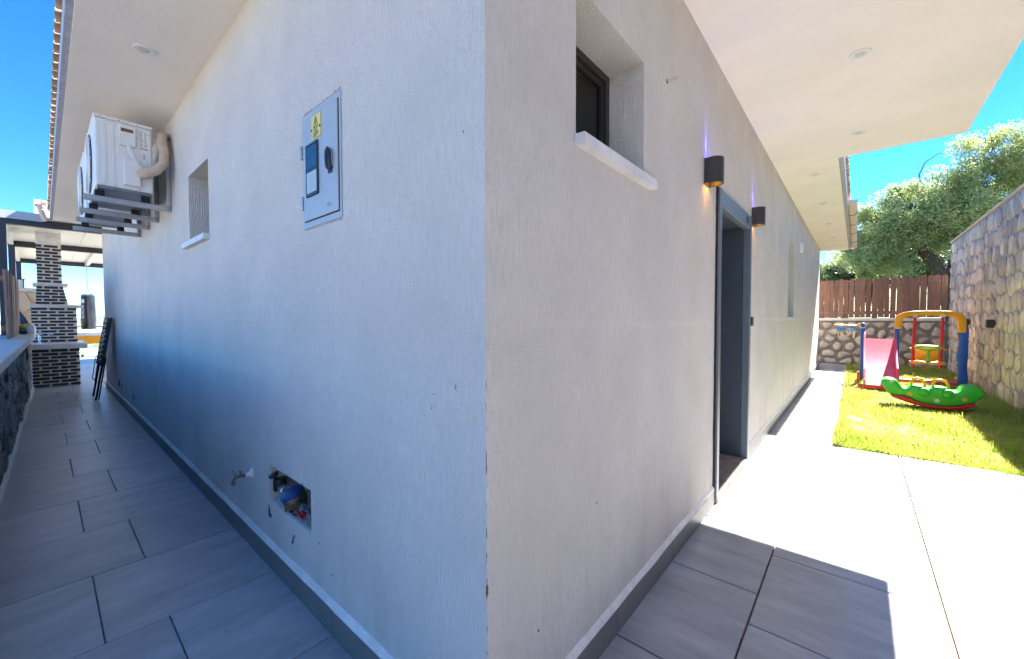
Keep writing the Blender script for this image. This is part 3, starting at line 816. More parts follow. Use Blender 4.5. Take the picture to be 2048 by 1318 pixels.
    P = [(X0+.03, -.20, Z0+.135), (X0+.055, -.165, Z0+.15), (X0+.06, -.11, Z0+.185), (X0+.05, -.065, Z0+.25), (X0+.03, -.055, Z0+.34), (X0+.0, -.065, Z0+.42), (X0-.04, -.06, Z0+.49), (X0-.09, -.03, Z0+.515), (X0-.12, .005, Z0+.512)]
    b = MB(); b.tube(P, [.034, .037, .034, .031, .032, .033, .032, .029, .027], 12); b.build('taped_pipe', M['lag'], t, smooth=True)
    return t
ac = make_ac()
copy_tree(ac, (-1.0, 0, 0), 'far white air conditioner unit on wall brackets, mostly hidden behind the nearest one')

# ------------------------------------------------------------------ electric cabinet
cab = thing('electric_cabinet', 'grey metal electric meter cabinet with yellow warning plate set in the white wall', 'electric cabinet', (-.857, 0, 1.578))
x0, x1, z0, z1 = -1.002, -0.711, 1.578, 1.975
b = MB()
for (a, c, e, g_) in ((x0-.012, x0, z0-.022, z1+.022), (x1, x1+.012, z0-.022, z1+.022), (x0, x1, z0-.022, z0), (x0, x1, z1, z1+.022)):
    b.prism([(a, e), (c, e), (c, g_), (a, g_)], fnL, -0.004, -0.0005)
b.build('frame', M['cabinet'], cab)
b = MB(); b.prism([(x0, z0), (x1, z0), (x1, z1), (x0, z1)], fnL, -0.0035, -0.0005); b.build('shadow_gap', M['gap'], cab)
dr = MB().box((x0+.003, -.010, z0+.004), (x1-.004, -.004, z1-.003)).build('cabinet_door', M['cabinet'], cab, bevel=0.003)
for zz in (1.655, 1.855):
    MB().tube([(x0-.006, -.010, zz-.026), (x0-.006, -.010, zz+.026)], .0065, 10).build('hinge', M['steel'], cab, smooth=True)
mw = MB()
for (a, c, e, g_) in ((-.962, -.953, 1.668, 1.868), (-.868, -.859, 1.668, 1.868), (-.953, -.868, 1.668, 1.680), (-.953, -.868, 1.856, 1.868), (-.953, -.868, 1.760, 1.772)):
    mw.prism([(a, e), (c, e), (c, g_), (a, g_)], fnL, -.0265, -.0205)
mw = mw.build('meter_window', M['meterframe'], dr, bevel=.002, seg=1)
def cabbox(name, a, c, e, g_, d, mt, par):
    q = MB(); q.prism([(a, e), (c, e), (c, g_), (a, g_)], fnL, -d, -.0204); return q.build(name, M[mt], par)
cabbox('meter_pane', -.9525, -.8685, 1.7725, 1.8555, .026, 'meterpane', dr)
cabbox('meter_pane', -.9525, -.8685, 1.6805, 1.7595, .026, 'meterpale', dr)
wp = cabbox('warning_plate', -.912, -.836, 1.878, 1.963, .0222, 'yellow', dr)
b = MB()
def band(p, q, w):
    p, q = Vector((p[0], 0, p[1])), Vector((q[0], 0, q[1]))
    b.bar(p + Vector((0, -.0227, 0)), q + Vector((0, -.0227, 0)), w, .0006, up=(0,1,0))
T = [(-.893, 1.918), (-.857, 1.918), (-.875, 1.956)]
for i in range(3): band(T[i], T[(i+1) % 3], .0035)
band((-.872, 1.945), (-.878, 1.934), .003); band((-.878, 1.934), (-.873, 1.933), .002); band((-.873, 1.933), (-.877, 1.923), .003)
for k, (w0, w1) in enumerate(((-.892, -.860), (-.888, -.866), (-.896, -.856), (-.898, -.852), (-.9, -.856), (-.898, -.87))):
    zz = 1.911 - k*.0056; band((w0, zz), (w1, zz), .0022)
b.build('warning_symbol', M['dark_print'], dr)
b = MB()
for xx in (-.908, -.840): MB().lathe([(.004, 0), (.003, .003), (0, .004)], (xx, -.0222, 1.912), (0,-1,0), 8).build('rivet', M['black'], dr)
b = MB(); hx = -.764
b.tube([(hx-.009, -.021, 1.735), (hx-.011, -.029, 1.742), (hx-.012, -.031, 1.765), (hx-.012, -.031, 1.785), (hx-.008, -.031, 1.800), (hx, -.031, 1.806), (hx+.008, -.031, 1.800), (hx+.012, -.031, 1.785), (hx+.012, -.031, 1.765), (hx+.011, -.029, 1.742), (hx+.009, -.021, 1.733)], .0062, 8)
b.box((hx-.015, -.024, 1.722), (hx+.012, -.0205, 1.742))
b.build('handle', M['meterframe'], dr, smooth=True)
text_part('door_mark', '4022', .017, lambda u, v: (-.780+u, -.0204, 1.613+v), M['grey_print'], dr)
for ch in dr.children: ch.location.y += .0098
# ragged chipped plaster round the cabinet
b = MB()
for (s, zz) in ((1, z1+.026), (-1, z0-.026)):
    pts = []; n = 26
    for i in range(n+1): pts.append((x0-.006+(x1-x0+.012)*i/n, zz - s*.001))
    for i in range(n, -1, -1): pts.append((x0-.006+(x1-x0+.012)*i/n, zz + s*(abs(rnd.gauss(0, .0042 if s > 0 else .0012))+.001)))
    b.prism(pts, fnL, -.0016, -.0004)
b.build('chipped_edge', M['threshold'], cab)

# ------------------------------------------------------------------ water meter in its niche, wall tap
wm = thing('water_meter', 'blue capped water meter with valves inside the open wall niche', 'water meter', (-1.23, .1, .33))
b = MB(); b.box((-1.462, .205, .30), (-1.003, .215, .50)); b.build('niche_back', M['threshold'], wm)
b = MB(); b.box((-1.455, .004, .3165), (-1.008, .204, .319)); b.build('niche_floor', M['marble'], wm)
b = MB(); b.tube([(-1.46, .075, .405), (-1.36, .075, .403), (-1.31, .075, .40)], .017, 12); b.lathe([(.024, 0), (.024, .03), (.019, .034), (.019, .05), (.024, .054), (.024, .075)], (-1.40, .075, .404), (1,0,0), 8)
b.build('inlet_pipe', M['steel'], wm, smooth=False)
b = MB(); b.lathe([(.02, -.03), (.03, -.028), (.03, .028), (.02, .03)], (-1.435, .075, .42), (0,0,1), 10); b.lathe([(.006, 0), (.006, .05), (.022, .052), (.022, .062), (0, .064)], (-1.435, .072, .42), (0,-.5,1), 12); b.build('valve', M['black'], wm, smooth=True)
b = MB(); b.lathe([(.02, -.03), (.045, -.02), (.05, .0), (.05, .03), (.046, .035)], (-1.245, .075, .395), (0,-.45,1), 20); b.tube([(-1.32, .075, .398), (-1.17, .075, .385)], .024, 12); b.build('meter_body', M['brass'], wm, smooth=True)
ax = Vector((0, -.45, 1)).normalized(); cpos = Vector((-1.245, .075, .395)) + ax*.0355
MB().lathe([(.049, 0), (.051, .006), (.049, .012), (.040, .016), (0, .017)], cpos, ax, 22).build('meter_cap', M['blue_cap'], wm, smooth=True)
b = MB(); b.tube([(-1.17, .075, .385), (-1.12, .07, .375), (-1.06, .065, .362), (-1.0, .06, .35)], .017, 12); b.lathe([(.024, 0), (.024, .028)], (-1.155, .074, .382), (1,0,-.2), 6); b.lathe([(.025, 0), (.025, .03)], (-1.045, .064, .36), (1,0,-.2), 6); b.build('outlet_pipe', M['steel'], wm)
b = MB(); b.bar((-1.14, .035, .395), (-1.06, .03, .385), .014, .006); b.lathe([(.016, 0), (.016, .04)], (-1.105, .068, .365), (0,-.8,.6), 10); b.build('valve_lever', M['red_paint'], wm, bevel=.002, seg=1)
b = MB(); b.lathe([(.022, -.03), (.026, -.01), (.022, .02)], (-1.27, .06, .345), (0,0,1), 10); b.tube([(-1.27, .06, .36), (-1.23, .05, .338), (-1.18, .055, .345)], .011, 8); b.build('drain_fitting', M['brass'], wm, smooth=True)
for ch in wm.children:
    if not ch.name.startswith('niche'): ch.location = (-.015, -.035, -.03)
tp_ = thing('garden_tap', 'small old brass tap sticking out of the passage wall beside the niche', 'tap', (-1.72, 0, .38))
b = MB(); b.lathe([(.030, 0), (.022, .006), (.014, .012), (.009, .024), (.008, .03)], (-1.72, -.0005, .385), (0,-1,0), 14); b.build('plaster_cone', M['smooth_plaster'], tp_, smooth=True)
b = MB(); b.tube([(-1.72, -.028, .385), (-1.72, -.060, .385), (-1.72, -.078, .380), (-1.72, -.084, .366)], [.007, .009, .008, .007], 10); b.lathe([(.010, 0), (.010, .012)], (-1.72, -.034, .385), (0,-1,0), 6); b.build('tap_body', M['brass'], tp_, smooth=True)
b = MB(); b.lathe([(.008, 0), (.009, .010), (.008, .022)], (-1.72, -.084, .348), (0,0,1), 10); b.build('spout', M['brass'], tp_, smooth=True)
b = MB(); b.lathe([(.004, 0), (.004, .015)], (-1.72, -.053, .392), (0,0,1), 8); b.bar((-1.740, -.053, .409), (-1.700, -.053, .409), .009, .004); b.build('tap_handle', M['brass'], tp_, bevel=.002, seg=1)

# ------------------------------------------------------------------ wall lamps (lit, blue up and amber down)
def wall_lamp(y, label):
    t = thing('wall_lamp', label, 'wall lamp', (0, y, 1.97), 'up and down lamps beside the door')
    W_, D_, z0, z1 = .105, .092, 1.968, 2.112
    poly = [(y, .0005)]; n = 10
    prof = []
    for k in range(n+1):
        a = PI*k/n
        prof.append((y + W_/2 - W_/2*math.cos(a), .045 + (D_-.045)*math.sin(a)))
    outer = [(y, .0015)] + prof + [(y+W_, .0015)]
    inn = [(y+.006, .0065)] + [(y+W_/2+(u-y-W_/2)*.88, .045+(d-.045)*.86) for u, d in prof] + [(y+W_-.006, .0065)]
    b = MB(); k = len(outer)
    for P_, z in ((outer, z0), (outer, z1), (inn, z0), (inn, z1)): b.v += [(d, u, z) for u, d in P_]
    for i in range(k):
        j = (i+1) % k
        b.f += [(i, j, j+k, i+k), (i+2*k, j+2*k, j+3*k, i+3*k), (i, j, j+2*k, i+2*k), (i+k, j+k, j+3*k, i+3*k)]
    b.build('housing', M['lamp'], t, smooth=True)
    b = MB(); b.prism([(u, d) for u, d in inn], lambda u, v, d: (v*0.99+.0003, u, d), z0+.035, z1-.035); b.build('lamp_block', M['lamp'], t)
    c = (.045, y+W_/2)
    MB().lathe([(.030, 0), (.030, -.004), (.0, -.004)], (c[0], c[1], z0+.0345), n=16).build('amber_lens', emit('amber_led', (1.0, .42, .05), 6.0), t)
    MB().lathe([(.030, 0), (.030, .004), (.0, .004)], (c[0], c[1], z1-.0345), n=16).build('blue_lens', emit('blue_led', (.16, .14, 1.0), 6.0), t)
    for nm, z, s, colr, e, ang in (('blue_beam', z1-.012, 1, (.20, .18, 1.0), 1.0, 24), ('amber_beam', z0+.012, -1, (1.0, .42, .10), 0.16, 34)):
        ld = bpy.data.lights.new(nm, 'SPOT'); ld.energy = e; ld.color = colr; ld.spot_size = math.radians(ang); ld.spot_blend = 0.9; ld.shadow_soft_size = .008
        lo = bpy.data.objects.new(nm, ld); COL.objects.link(lo); lo.location = (.020, y+W_*.30, z)
        dvec = Vector((-0.16, 0, s)); lo.rotation_euler = (-dvec).to_track_quat('Z', 'Y').to_euler()
        adopt(lo, t)
    return t
wall_lamp(1.795, 'dark lamp on the wall at the near top corner of the door')
wall_lamp(3.175, 'dark lamp on the wall just past the far side of the door')
ds = thing('door_switch', 'small dark bell switch on the wall beside the far door jamb', 'switch', (0, 3.24, 1.16))
MB().box((.0005, 3.205, 1.125), (.012, 3.275, 1.20)).build('plate', M['lamp'], ds, bevel=.003)
MB().box((.0125, 3.222, 1.142), (.016, 3.258, 1.183)).build('button', M['grey_print'], ds, bevel=.001, seg=1)
vb = thing('wall_box', 'small white box high on the garden wall past the tall window', 'junction box', (0, 7.0, 2.2))
MB().box((.0005, 6.84, 2.19), (.05, 7.02, 2.33)).build('cover', M['white_metal'], vb, bevel=.008)

# ------------------------------------------------------------------ stone facings
def clip(poly, p, n):
    out = []
    for i in range(len(poly)):
        a, b_ = poly[i], poly[(i+1) % len(poly)]
        da = (a[0]-p[0])*n[0]+(a[1]-p[1])*n[1]; db = (b_[0]-p[0])*n[0]+(b_[1]-p[1])*n[1]
        if da <= 0: out.append(a)
        if da*db < 0:
            t = da/(da-db); out.append((a[0]+(b_[0]-a[0])*t, a[1]+(b_[1]-a[1])*t))
    return out
def rubble(u0, u1, v0, v1, su, sv, seed):
    r = random.Random(seed); seeds = []
    nv = max(1, round((v1-v0)/sv))
    for j in range(nv):
        nu = max(1, round((u1-u0)/(su*r.uniform(.88, 1.14))))
        for i in range(nu):
            seeds.append((u0+(u1-u0)*(i+.5+(.25 if j % 2 else -.25)+r.uniform(-.3, .3))/nu, v0+(v1-v0)*(j+.5+r.uniform(-.28, .28))/nv))
    cells = []
    for s in seeds:
        poly = [(max(u0, s[0]-2*su), max(v0, s[1]-2*sv)), (min(u1, s[0]+2*su), max(v0, s[1]-2*sv)), (min(u1, s[0]+2*su), min(v1, s[1]+2*sv)), (max(u0, s[0]-2*su), min(v1, s[1]+2*sv))]
        for q in seeds:
            if q is s or abs(q[0]-s[0]) > 3*su or abs(q[1]-s[1]) > 3*sv: continue
            poly = clip(poly, ((s[0]+q[0])/2, (s[1]+q[1])/2), (q[0]-s[0], q[1]-s[1]))
            if len(poly) < 3: break
        if len(poly) >= 3: cells.append(poly)
    return cells
def stone_mesh(b, poly, fn, gap, hgt, r):
    cx = sum(p[0] for p in poly)/len(poly); cy = sum(p[1] for p in poly)/len(poly)
    pts = []
    m_ = len(poly)
    for i in range(m_):            # cut the corners so the stone reads as rounded
        a, c = poly[i], poly[(i+1) % m_]
        for t in (.22, .78): pts.append((a[0]+(c[0]-a[0])*t, a[1]+(c[1]-a[1])*t))
    def ring(g, jit):
        o = []
        for x, y in pts:
            d = math.hypot(x-cx, y-cy) or 1e-4
            k = max(.25, (d-g)/d)*(1+r.uniform(-jit, jit))
            o.append((cx+(x-cx)*k, cy+(y-cy)*k))
        return o
    r0, r1 = ring(gap, .05), ring(gap*1.5+.012, .06)
    n = len(pts); h = hgt*r.uniform(.55, 1.2); tu, tv = r.uniform(-.06, .06), r.uniform(-.06, .06)
    vs = [fn(x, y, 0.004) for x, y in r0] + [fn(x, y, -h*.65) for x, y in r0] + [fn(x, y, -h-(x-cx)*tu-(y-cy)*tv) for x, y in r1] + [fn(cx, cy, -h*1.08)]
    fs = []
    for i in range(n):
        j = (i+1) % n
        fs += [(i, j, n+j, n+i), (n+i, n+j, 2*n+j, 2*n+i), (2*n+i, 2*n+j, 3*n)]
    b.add(vs, fs)
def face_wall(parent, fn, u0, u1, v0, v1, su, sv, gap, hgt, mt, seed, maxn=300, far=None):
    cells = rubble(u0, u1, v0, v1, su, sv, seed); r = random.Random(seed+1)
    if far is not None: cells.sort(key=far)
    rest = MB()
    for k, c in enumerate(cells):
        if k < maxn:
            b = MB(); stone_mesh(b, c, fn, gap, hgt, r)
            b.build('stone', mt, parent, smooth=True)
        else:
            stone_mesh(rest, c, fn, gap, hgt, r)
    if rest.v:
        o = rest.build('stones', mt, parent, smooth=True); o['kind'] = 'stuff'

# tall stone wall along the garden
RX = 2.25
sw = thing('stone_wall', 'tall rubble stone wall with tan coping along the right of the lawn', 'stone wall', (RX+.15, 8, 0))
MB().box((RX, -2.0, -.08), (RX+.34, 12.35, 2.80)).build('core', M['mortR'], sw)
fnS = lambda u, v, d: (RX+d, u, v)
face_wall(sw, fnS, 5.9, 12.3, -.02, 2.79, .245, .255, .024, .022, M['stoneR'], 21, 300, far=lambda c: -c[0][0] if False else abs(c[0][0]-9))
b = MB(); cells = rubble(-1.95, 5.88, -.02, 2.79, .30, .27, 33); r_ = random.Random(5)
for c in cells: stone_mesh(b, c, fnS, .024, .022, r_)
o = b.build('stones', M['stoneR'], sw, smooth=True); o['kind'] = 'stuff'
y = -2.0; 
while y < 12.3:
    y2 = min(12.38, y+.92)
    MB().box((RX-.03, y+.003, 2.803), (RX+.40, y2-.003, 2.845)).build('coping_slab', M['coping_tan'], sw, bevel=.006); y = y2
# square lamps on that wall
def stone_lamp(y, label):
    t = thing('garden_wall_lamp', label, 'wall lamp', (RX, y, 1.05), 'black square lamps on the stone wall')
    MB().box((RX-.115, y-.055, 1.035), (RX-.0405, y+.055, 1.155)).build('housing', M['black'], t, bevel=.004)
    MB().box((RX-.04, y-.03, 1.07), (RX+.002, y+.03, 1.12)).build('mount', M['black'], t)
stone_lamp(8.35, 'black square lamp on the tall stone wall, clear of the play frame')
stone_lamp(10.15, 'black square lamp on the tall stone wall, partly hidden by the play frame')

# low stone wall at the end of the garden
BY = 12.5
lw = thing('low_stone_wall', 'low rubble stone wall with pale coping across the end of the garden', 'stone wall', (.6, BY+.15, 0))
MB().box((-2.6, BY, -.08), (RX-.002, BY+.32, 1.10)).build('core', M['mortB'], lw)
fnB = lambda u, v, d: (u, BY+d, v)
face_wall(lw, fnB, -.9, RX-.02, 0, 1.09, .27, .19, .042, .032, M['stoneB'], 47)
x = -2.6
while x < RX-.1:
    x2 = min(RX-.004, x+.80)
    MB().box((x+.003, BY-.05, 1.1025), (x2-.003, BY+.37, 1.165)).build('coping_slab', M['coping'], lw, bevel=.006); x = x2
# picket fence on it
def picket_mesh(w, h, t, rounded):
    b = MB()
    top = [(w/2*math.cos(a), h-w*.42+w*.42*math.sin(a)) for a in [PI*k/8 for k in range(9)]] if rounded else [(w/2, h), (-w/2, h)]
    b.prism([(-w/2, 0), (w/2, 0)] + top, lambda u, v, d: (u, d, v), -t/2, t/2)
    return b
pf = thing('picket_fence', 'stained brown picket fence on the low wall at the end of the garden', 'fence', (.6, BY+.12, 1.165))
meshes = []
for w in (.088, .097, .106):
    q = picket_mesh(w, .975, .018, True).build('picket', M['picket'], pf, bevel=.002, seg=1); meshes.append((w, q))
x = -1.6; used = set(); nails = MB(); k = 0
while x < RX-.06:
    i = rnd.randrange(3); w, q = meshes[i]
    if i in used: o = bpy.data.objects.new('picket', q.data); COL.objects.link(o); adopt(o, pf)
    else: o = q; used.add(i)
    h = 1.172 + rnd.uniform(-.012, .018)
    o.location = (x+w/2, BY+.10, h); o.rotation_euler = (rnd.gauss(0, .004), rnd.gauss(0, .007), rnd.gauss(0, .02))
    for zz in (1.30, 2.02):
        for dx in (.25, .75): nails.lathe([(.0055, 0), (.004, .002), (0, .0025)], (x+w*dx, BY+.0905, zz+rnd.uniform(-.008, .008)), (0,-1,0), 6)
    x += w + abs(rnd.gauss(.008, .006)); k += 1
for q_ in meshes:
    if q_[1] not in [meshes[i][1] for i in used]: bpy.data.objects.remove(q_[1])
nails.build('nail', M['nail'], pf)
for zz in (1.30, 2.02): MB().box((-1.6, BY+.112, zz-.035), (RX-.02, BY+.15, zz+.035)).build('rail', M['picket'], pf)

# ------------------------------------------------------------------ passage wall, coping, fence
pw = thing('passage_stone_wall', 'low dark rubble wall with pale coping along the left of the tiled passage', 'stone wall', (-5, -1.0, 0))
pA, pB = Vector((-1.2, -.972)), Vector((-10.0, -.862))
pd = (pB-pA); pl = pd.length; pd.normalize(); pn = Vector((pd.y, -pd.x))   # toward the passage
if pn.y < 0: pn = -pn
def fnP(u, v, d):
    q = pA + pd*u - pn*d
    return (q.x, q.y, v)
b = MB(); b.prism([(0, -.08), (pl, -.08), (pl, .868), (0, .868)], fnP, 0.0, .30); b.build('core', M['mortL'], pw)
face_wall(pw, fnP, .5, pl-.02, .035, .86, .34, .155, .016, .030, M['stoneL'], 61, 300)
b = MB(); b.prism([(0, .0), (pl, .0), (pl, .034), (0, .034)], fnP, -.045, -.0005); b.build('plinth', M['smooth_plaster'], pw)
u = 0.0
while u < pl-.05:
    u2 = min(pl, u+1.25)
    q = MB(); q.prism([(u+.002, .870), (u2-.002, .870), (u2-.002, .945), (u+.002, .945)], fnP, -.085, .33)
    q.build('coping_slab', M['coping'], pw, bevel=.012, seg=3); u = u2
lf = thing('passage_fence', 'weathered board fence standing on the coping left of the tiled passage', 'fence', (-6, -1.13, .945))
base = picket_mesh(.10, .86, .018, False).build('picket', M['picketL'], lf, bevel=.002, seg=1)
ang = math.atan2(pd.y, pd.x); u = 6.1; first_p = True; nails = MB()
while u < pl-.28:
    if first_p: o = base; first_p = False
    else: o = bpy.data.objects.new('picket', base.data); COL.objects.link(o); adopt(o, lf)
    q = fnP(u, .948, .085)
    o.location = (q[0], q[1], .948 + rnd.uniform(-.001, .008)); o.rotation_euler = (rnd.gauss(0, .006), rnd.gauss(0, .004), ang + rnd.gauss(0, .03)); u += .112
for zz in (1.08, 1.70):
    q = MB(); q.prism([(6.05, zz-.03), (pl-.26, zz-.03), (pl-.26, zz+.03), (6.05, zz+.03)], fnP, .0965, .135); q.build('rail', M['picketL'], lf)

# things left on the coping
def onwall(u, d): 
    q = fnP(u, 0, d); return q[0], q[1]
jx, jy = onwall(8.33, -.035)
jr = thing('white_jar', 'white plastic jar standing on the passage wall coping', 'jar', (jx, jy, .945))
MB().lathe([(.0, 0), (.058, .001), (.062, .012), (.062, .12), (.052, .142), (.040, .15)], (jx, jy, .946), n=20).build('jar_body', M['jar'], jr, smooth=True)
MB().lathe([(.042, 0), (.042, .022), (.036, .026), (0, .026)], (jx, jy, 1.0965), n=20).build('lid', M['jar'], jr, smooth=True)
bx_, by_ = onwall(8.40, .035)
bd = thing('hose_bundle', 'coiled yellow, teal and black bundle lying on the coping beside the jar', 'hose', (bx_, by_, .945))
for (mt, r, h, ph, nm) in (('black', .098, .965, .3, 'black_coil'), ('hose_b', .085, 1.025, 1.2, 'teal_coil'), ('hose_y', .090, 1.065, 2.0, 'yellow_coil')):
    b = MB(); pts = []
    for k in range(64):
        a = 2*PI*k/21 + ph; rr = r*(1+.10*math.sin(k*1.7))
        pts.append((bx_+rr*1.5*math.cos(a), by_+rr*.42*math.sin(a), h+.012*math.sin(k*.9)+k*.0004))
    b.tube(pts, .018, 8); b.build(nm, M[mt], bd, smooth=True)
fx, fy = onwall(8.55, .045)
fb = thing('swim_fin', 'dark blue swim fin leaning against the passage fence', 'swim fin', (fx, fy, .945))
blade = [(-.0, 0), (.18, 0), (.115, .16), (.03, .34), (-.03, .40), (-.065, .385), (-.05, .30), (-.025, .18), (-.085, .205), (-.02, .10)]
b = MB(); b.prism([(p_[0], p_[1]) for p_ in blade], lambda u, v, d: (fx-.05+d-.1*v, fy-.05+u*.7, 1.07+v*.75), -.012, .012); b.build('blade', M['finblue'], fb, bevel=.005)
b = MB(); b.tube([(fx-.03, fy+.06, 1.07), (fx-.04, fy+.02, 1.20), (fx-.06, fy-.04, 1.33), (fx-.08, fy-.08, 1.37)], [.018, .014, .010, .008], 8); b.build('rail', M['black'], fb, smooth=True)

# ------------------------------------------------------------------ brick barbecue
bq = thing('brick_barbecue', 'dark brick barbecue with cream joints, marble counter and tapering chimney at passage end', 'barbecue', (-10.4, -.55, 0))
Y0, Y1 = -.835, -.274
XB, XU = -10.0, -10.55
MB().box((-11.25, Y0+.006, -.01), (XB-.012, Y1-.006, .668)).build('base_core', M['mortar'], bq)
MB().box((-11.25, Y0+.012, .7585), (XU-.012, Y1-.004, 1.405)).build('oven_core', M['mortar'], bq)
cnt = MB().box((-11.3, Y0-.02, .6685), (XB+.10, Y1+.095, .758)).build('counter', M['marble'], bq, bevel=.01)
MB().box((-11.3, Y0-.02, 1.4055), (XU+.04, Y1+.09, 1.455)).build('mantel', M['coping'], bq, bevel=.008)
XH = -10.60
hood = MB(); hood.prism([(Y0+.055, 1.4555), (Y1-.10, 1.4555), (Y1-.165, 1.80), (Y0+.075, 1.80)], lambda u, v, d: (d, u, v), -11.15, XH-.012); hood.build('hood_core', M['mortar'], bq)
MB().box((-11.2, Y0+.03, 1.8005), (XH+.03, Y1-.10, 1.85)).build('chimney_slab', M['coping'], bq, bevel=.006)
CY0, CY1 = Y0+.085, Y1-.17
MB().box((-11.0, CY0+.003, 1.8505), (XH-.012, CY1-.003, 2.56)).build('chimney_core', M['mortar'], bq)
MB().box((-11.0, CY0-.002, 2.5605), (XH-.006, CY1+.002, 3.35)).build('chimney_top', M['smooth_plaster'], bq)
brick_cache = {}
def brick(x, y0, y1, z0, z1, side=None):
    key = (round(y1-y0, 3), round(z1-z0, 3))
    if key not in brick_cache:
        q = MB().box((-.03, -key[0]/2, -key[1]/2), (.0, key[0]/2, key[1]/2)); o = q.build('brick', M['brick'], bq, bevel=.003, seg=1); brick_cache[key] = o.data
    else:
        o = bpy.data.objects.new('brick', brick_cache[key]); COL.objects.link(o); adopt(o, bq)
    o.location = (x+rnd.uniform(-.001, .001), (y0+y1)/2, (z0+z1)/2)
    if side is not None:
        o.rotation_euler = (0, 0, PI/2); o.location = ((y0+y1)/2, x, (z0+z1)/2)
def courses(x, ya, yb, za, zb, n, bl, gap, shape=None, side=None, jz=.020):
    ch = (zb-za)/n
    for k in range(n):
        z0, z1 = za+ch*k+jz/2, za+ch*(k+1)-jz/2
        a, c = (ya, yb) if shape is None else shape((z0+z1)/2)
        s = a - (bl+gap)*(.5 if k % 2 else 0.0)
        while s < c-.01:
            p0, p1 = max(a, s), min(c, s+bl)
            if p1-p0 > .035: brick(x, p0, p1, z0, z1, side)
            s += bl+gap
courses(XB, Y0, Y1, .002, .667, 11, .19, .030, jz=.021)
courses(XU, Y0+.004, Y1, .760, 1.404, 11, .185, .032, jz=.023)
courses(XH, 0, 0, 1.458, 1.798, 6, .165, .026, shape=lambda z: (Y0+.058+(z-1.4555)*.055, Y1-.103-(z-1.4555)*.19), jz=.019)
courses(XH, CY0, CY1, 1.853, 2.555, 12, .165, .030, jz=.021)
courses(Y1, -11.25, XB-.032, .002, .667, 11, .19, .030, side=1, jz=.021)
courses(Y1+.001, -11.25, XU-.032, .760, 1.404, 11, .185, .032, side=1, jz=.023)
b = MB(); b.lathe([(.022, 0), (.020, .02), (.013, .03), (.012, .14)], (-10.15, Y0+.09, .7585), n=14)
b.tube([(-10.15, Y0+.09, .89), (-10.15, Y0+.10, .925), (-10.13, Y0+.16, .945), (-10.1, Y0+.235, .930), (-10.09, Y0+.245, .915)], .011, 10); b.bar((-10.15, Y0+.09, .905), (-10.2, Y0+.06, .94), .012, .008)
tapq = thing('sink_faucet', 'chrome faucet on the marble counter of the barbecue', 'faucet', (-10.15, Y0+.09, .758)); b.build('faucet_body', M['chrome'], tapq, smooth=True)

# pillar behind it
pr_ = thing('stone_pillar', 'pale stone gate pillar with cap beyond the board fence', 'pillar', (-13.2, -.93, 0))
MB().box((-13.45, -1.04, -.08), (-13.05, -.72, 1.80)).build('core', M['coping_tan'], pr_)
fnQ = lambda u, v, d: (-13.05-d, u, v)
for c in rubble(-1.035, -.725, .9, 1.79, .26, .24, 5):
    q = MB(); stone_mesh(q, c, fnQ, .018, .03, rnd); q.build('stone', M['coping_tan'], pr_, smooth=True)
MB().box((-13.5, -1.09, 1.8005), (-13.0, -.66, 1.865)).build('cap', M['coping'], pr_, bevel=.008)
pl_ = thing('pillar_lamp', 'small dark box lantern on top of the stone pillar', 'lantern', (-13.2, -1.0, 1.865))
b = MB()
for dx in (-.05, .05):
    for dy in (-.05, .05): b.box((-13.2+dx-.008, -1.0+dy-.008, 1.8655), (-13.2+dx+.008, -1.0+dy+.008, 2.05))
b.box((-13.27, -1.07, 2.0505), (-13.13, -.93, 2.068)); b.build('cage', M['pergola'], pl_)
MB().box((-13.24, -1.04, 1.87), (-13.16, -.96, 2.045)).build('shade', M['jar'], pl_)

# ------------------------------------------------------------------ pergola over the terrace
pg = thing('terrace_pergola', 'dark steel pergola with white roof panels over the terrace at passage end', 'pergola', (-12.5, .9, 0))
for xx in (-9.28, -12.3, -15.95):
    MB().box((xx-.05, -1.12, 2.66), (xx+.05, 3.3, 2.77)).build('beam', M['pergola'], pg)
    MB().box((xx-.045, -1.118, -.01), (xx+.045, -1.03, 2.6595)).build('post', M['pergola'], pg)
for yy in (.15, 1.9): MB().box((-15.895, yy-.04, 2.69), (-12.355, yy+.04, 2.7695)).build('rafter', M['white_metal'], pg)
for yy in (-1.075, 3.25): MB().box((-15.895, yy-.03, 2.69), (-9.335, yy+.03, 2.7695)).build('rafter', M['white_metal'], pg)
y = -1.15
while y < 3.3:
    MB().box((-16.05, y+.003, 2.775), (-9.20, min(y+.995, 3.35), 2.82)).build('roof_panel', M['panel'], pg); y += 1.0
MB().box((-9.198, -1.2, 2.735), (-9.18, -.66, 2.86)).build('fascia', M['cabinet'], pg)

# punch bag
pbx, pby = -14.5, .075
pb = thing('punching_bag', 'black punching bag with white lettering hanging from the pergola', 'punching bag', (pbx, pby, .92))
n = 22; prof = [(.0, 0), (.125, .004), (.138, .03), (.142, .25), (.138, .55), (.130, .82), (.122, .89), (.105, .905)]
MB().lathe(prof, (pbx, pby, .92), n=26).build('bag_body', M['bag'], pb, smooth=True)
b = MB()
for i in range(9):
    for k, (r, h) in enumerate(prof[2:7]):
        a = math.radians(-8 + 98*i/8); rr = r+.004+.004*math.sin(i*2.1+k*1.3)
        b.v.append((pbx+rr*math.cos(a), pby+rr*math.sin(a), .92+h))
for i in range(8):
    for k in range(4): b.f.append((i*5+k, (i+1)*5+k, (i+1)*5+k+1, i*5+k+1))
b.build('plastic_wrap', M['bag_wrap'], pb, smooth=True)
b = MB(); b.tube([(pbx+.126*math.cos(2*PI*k/24), pby+.126*math.sin(2*PI*k/24), 1.80) for k in range(25)], .008, 6, False); b.build('rim', M['steel'], pb)
b = MB()
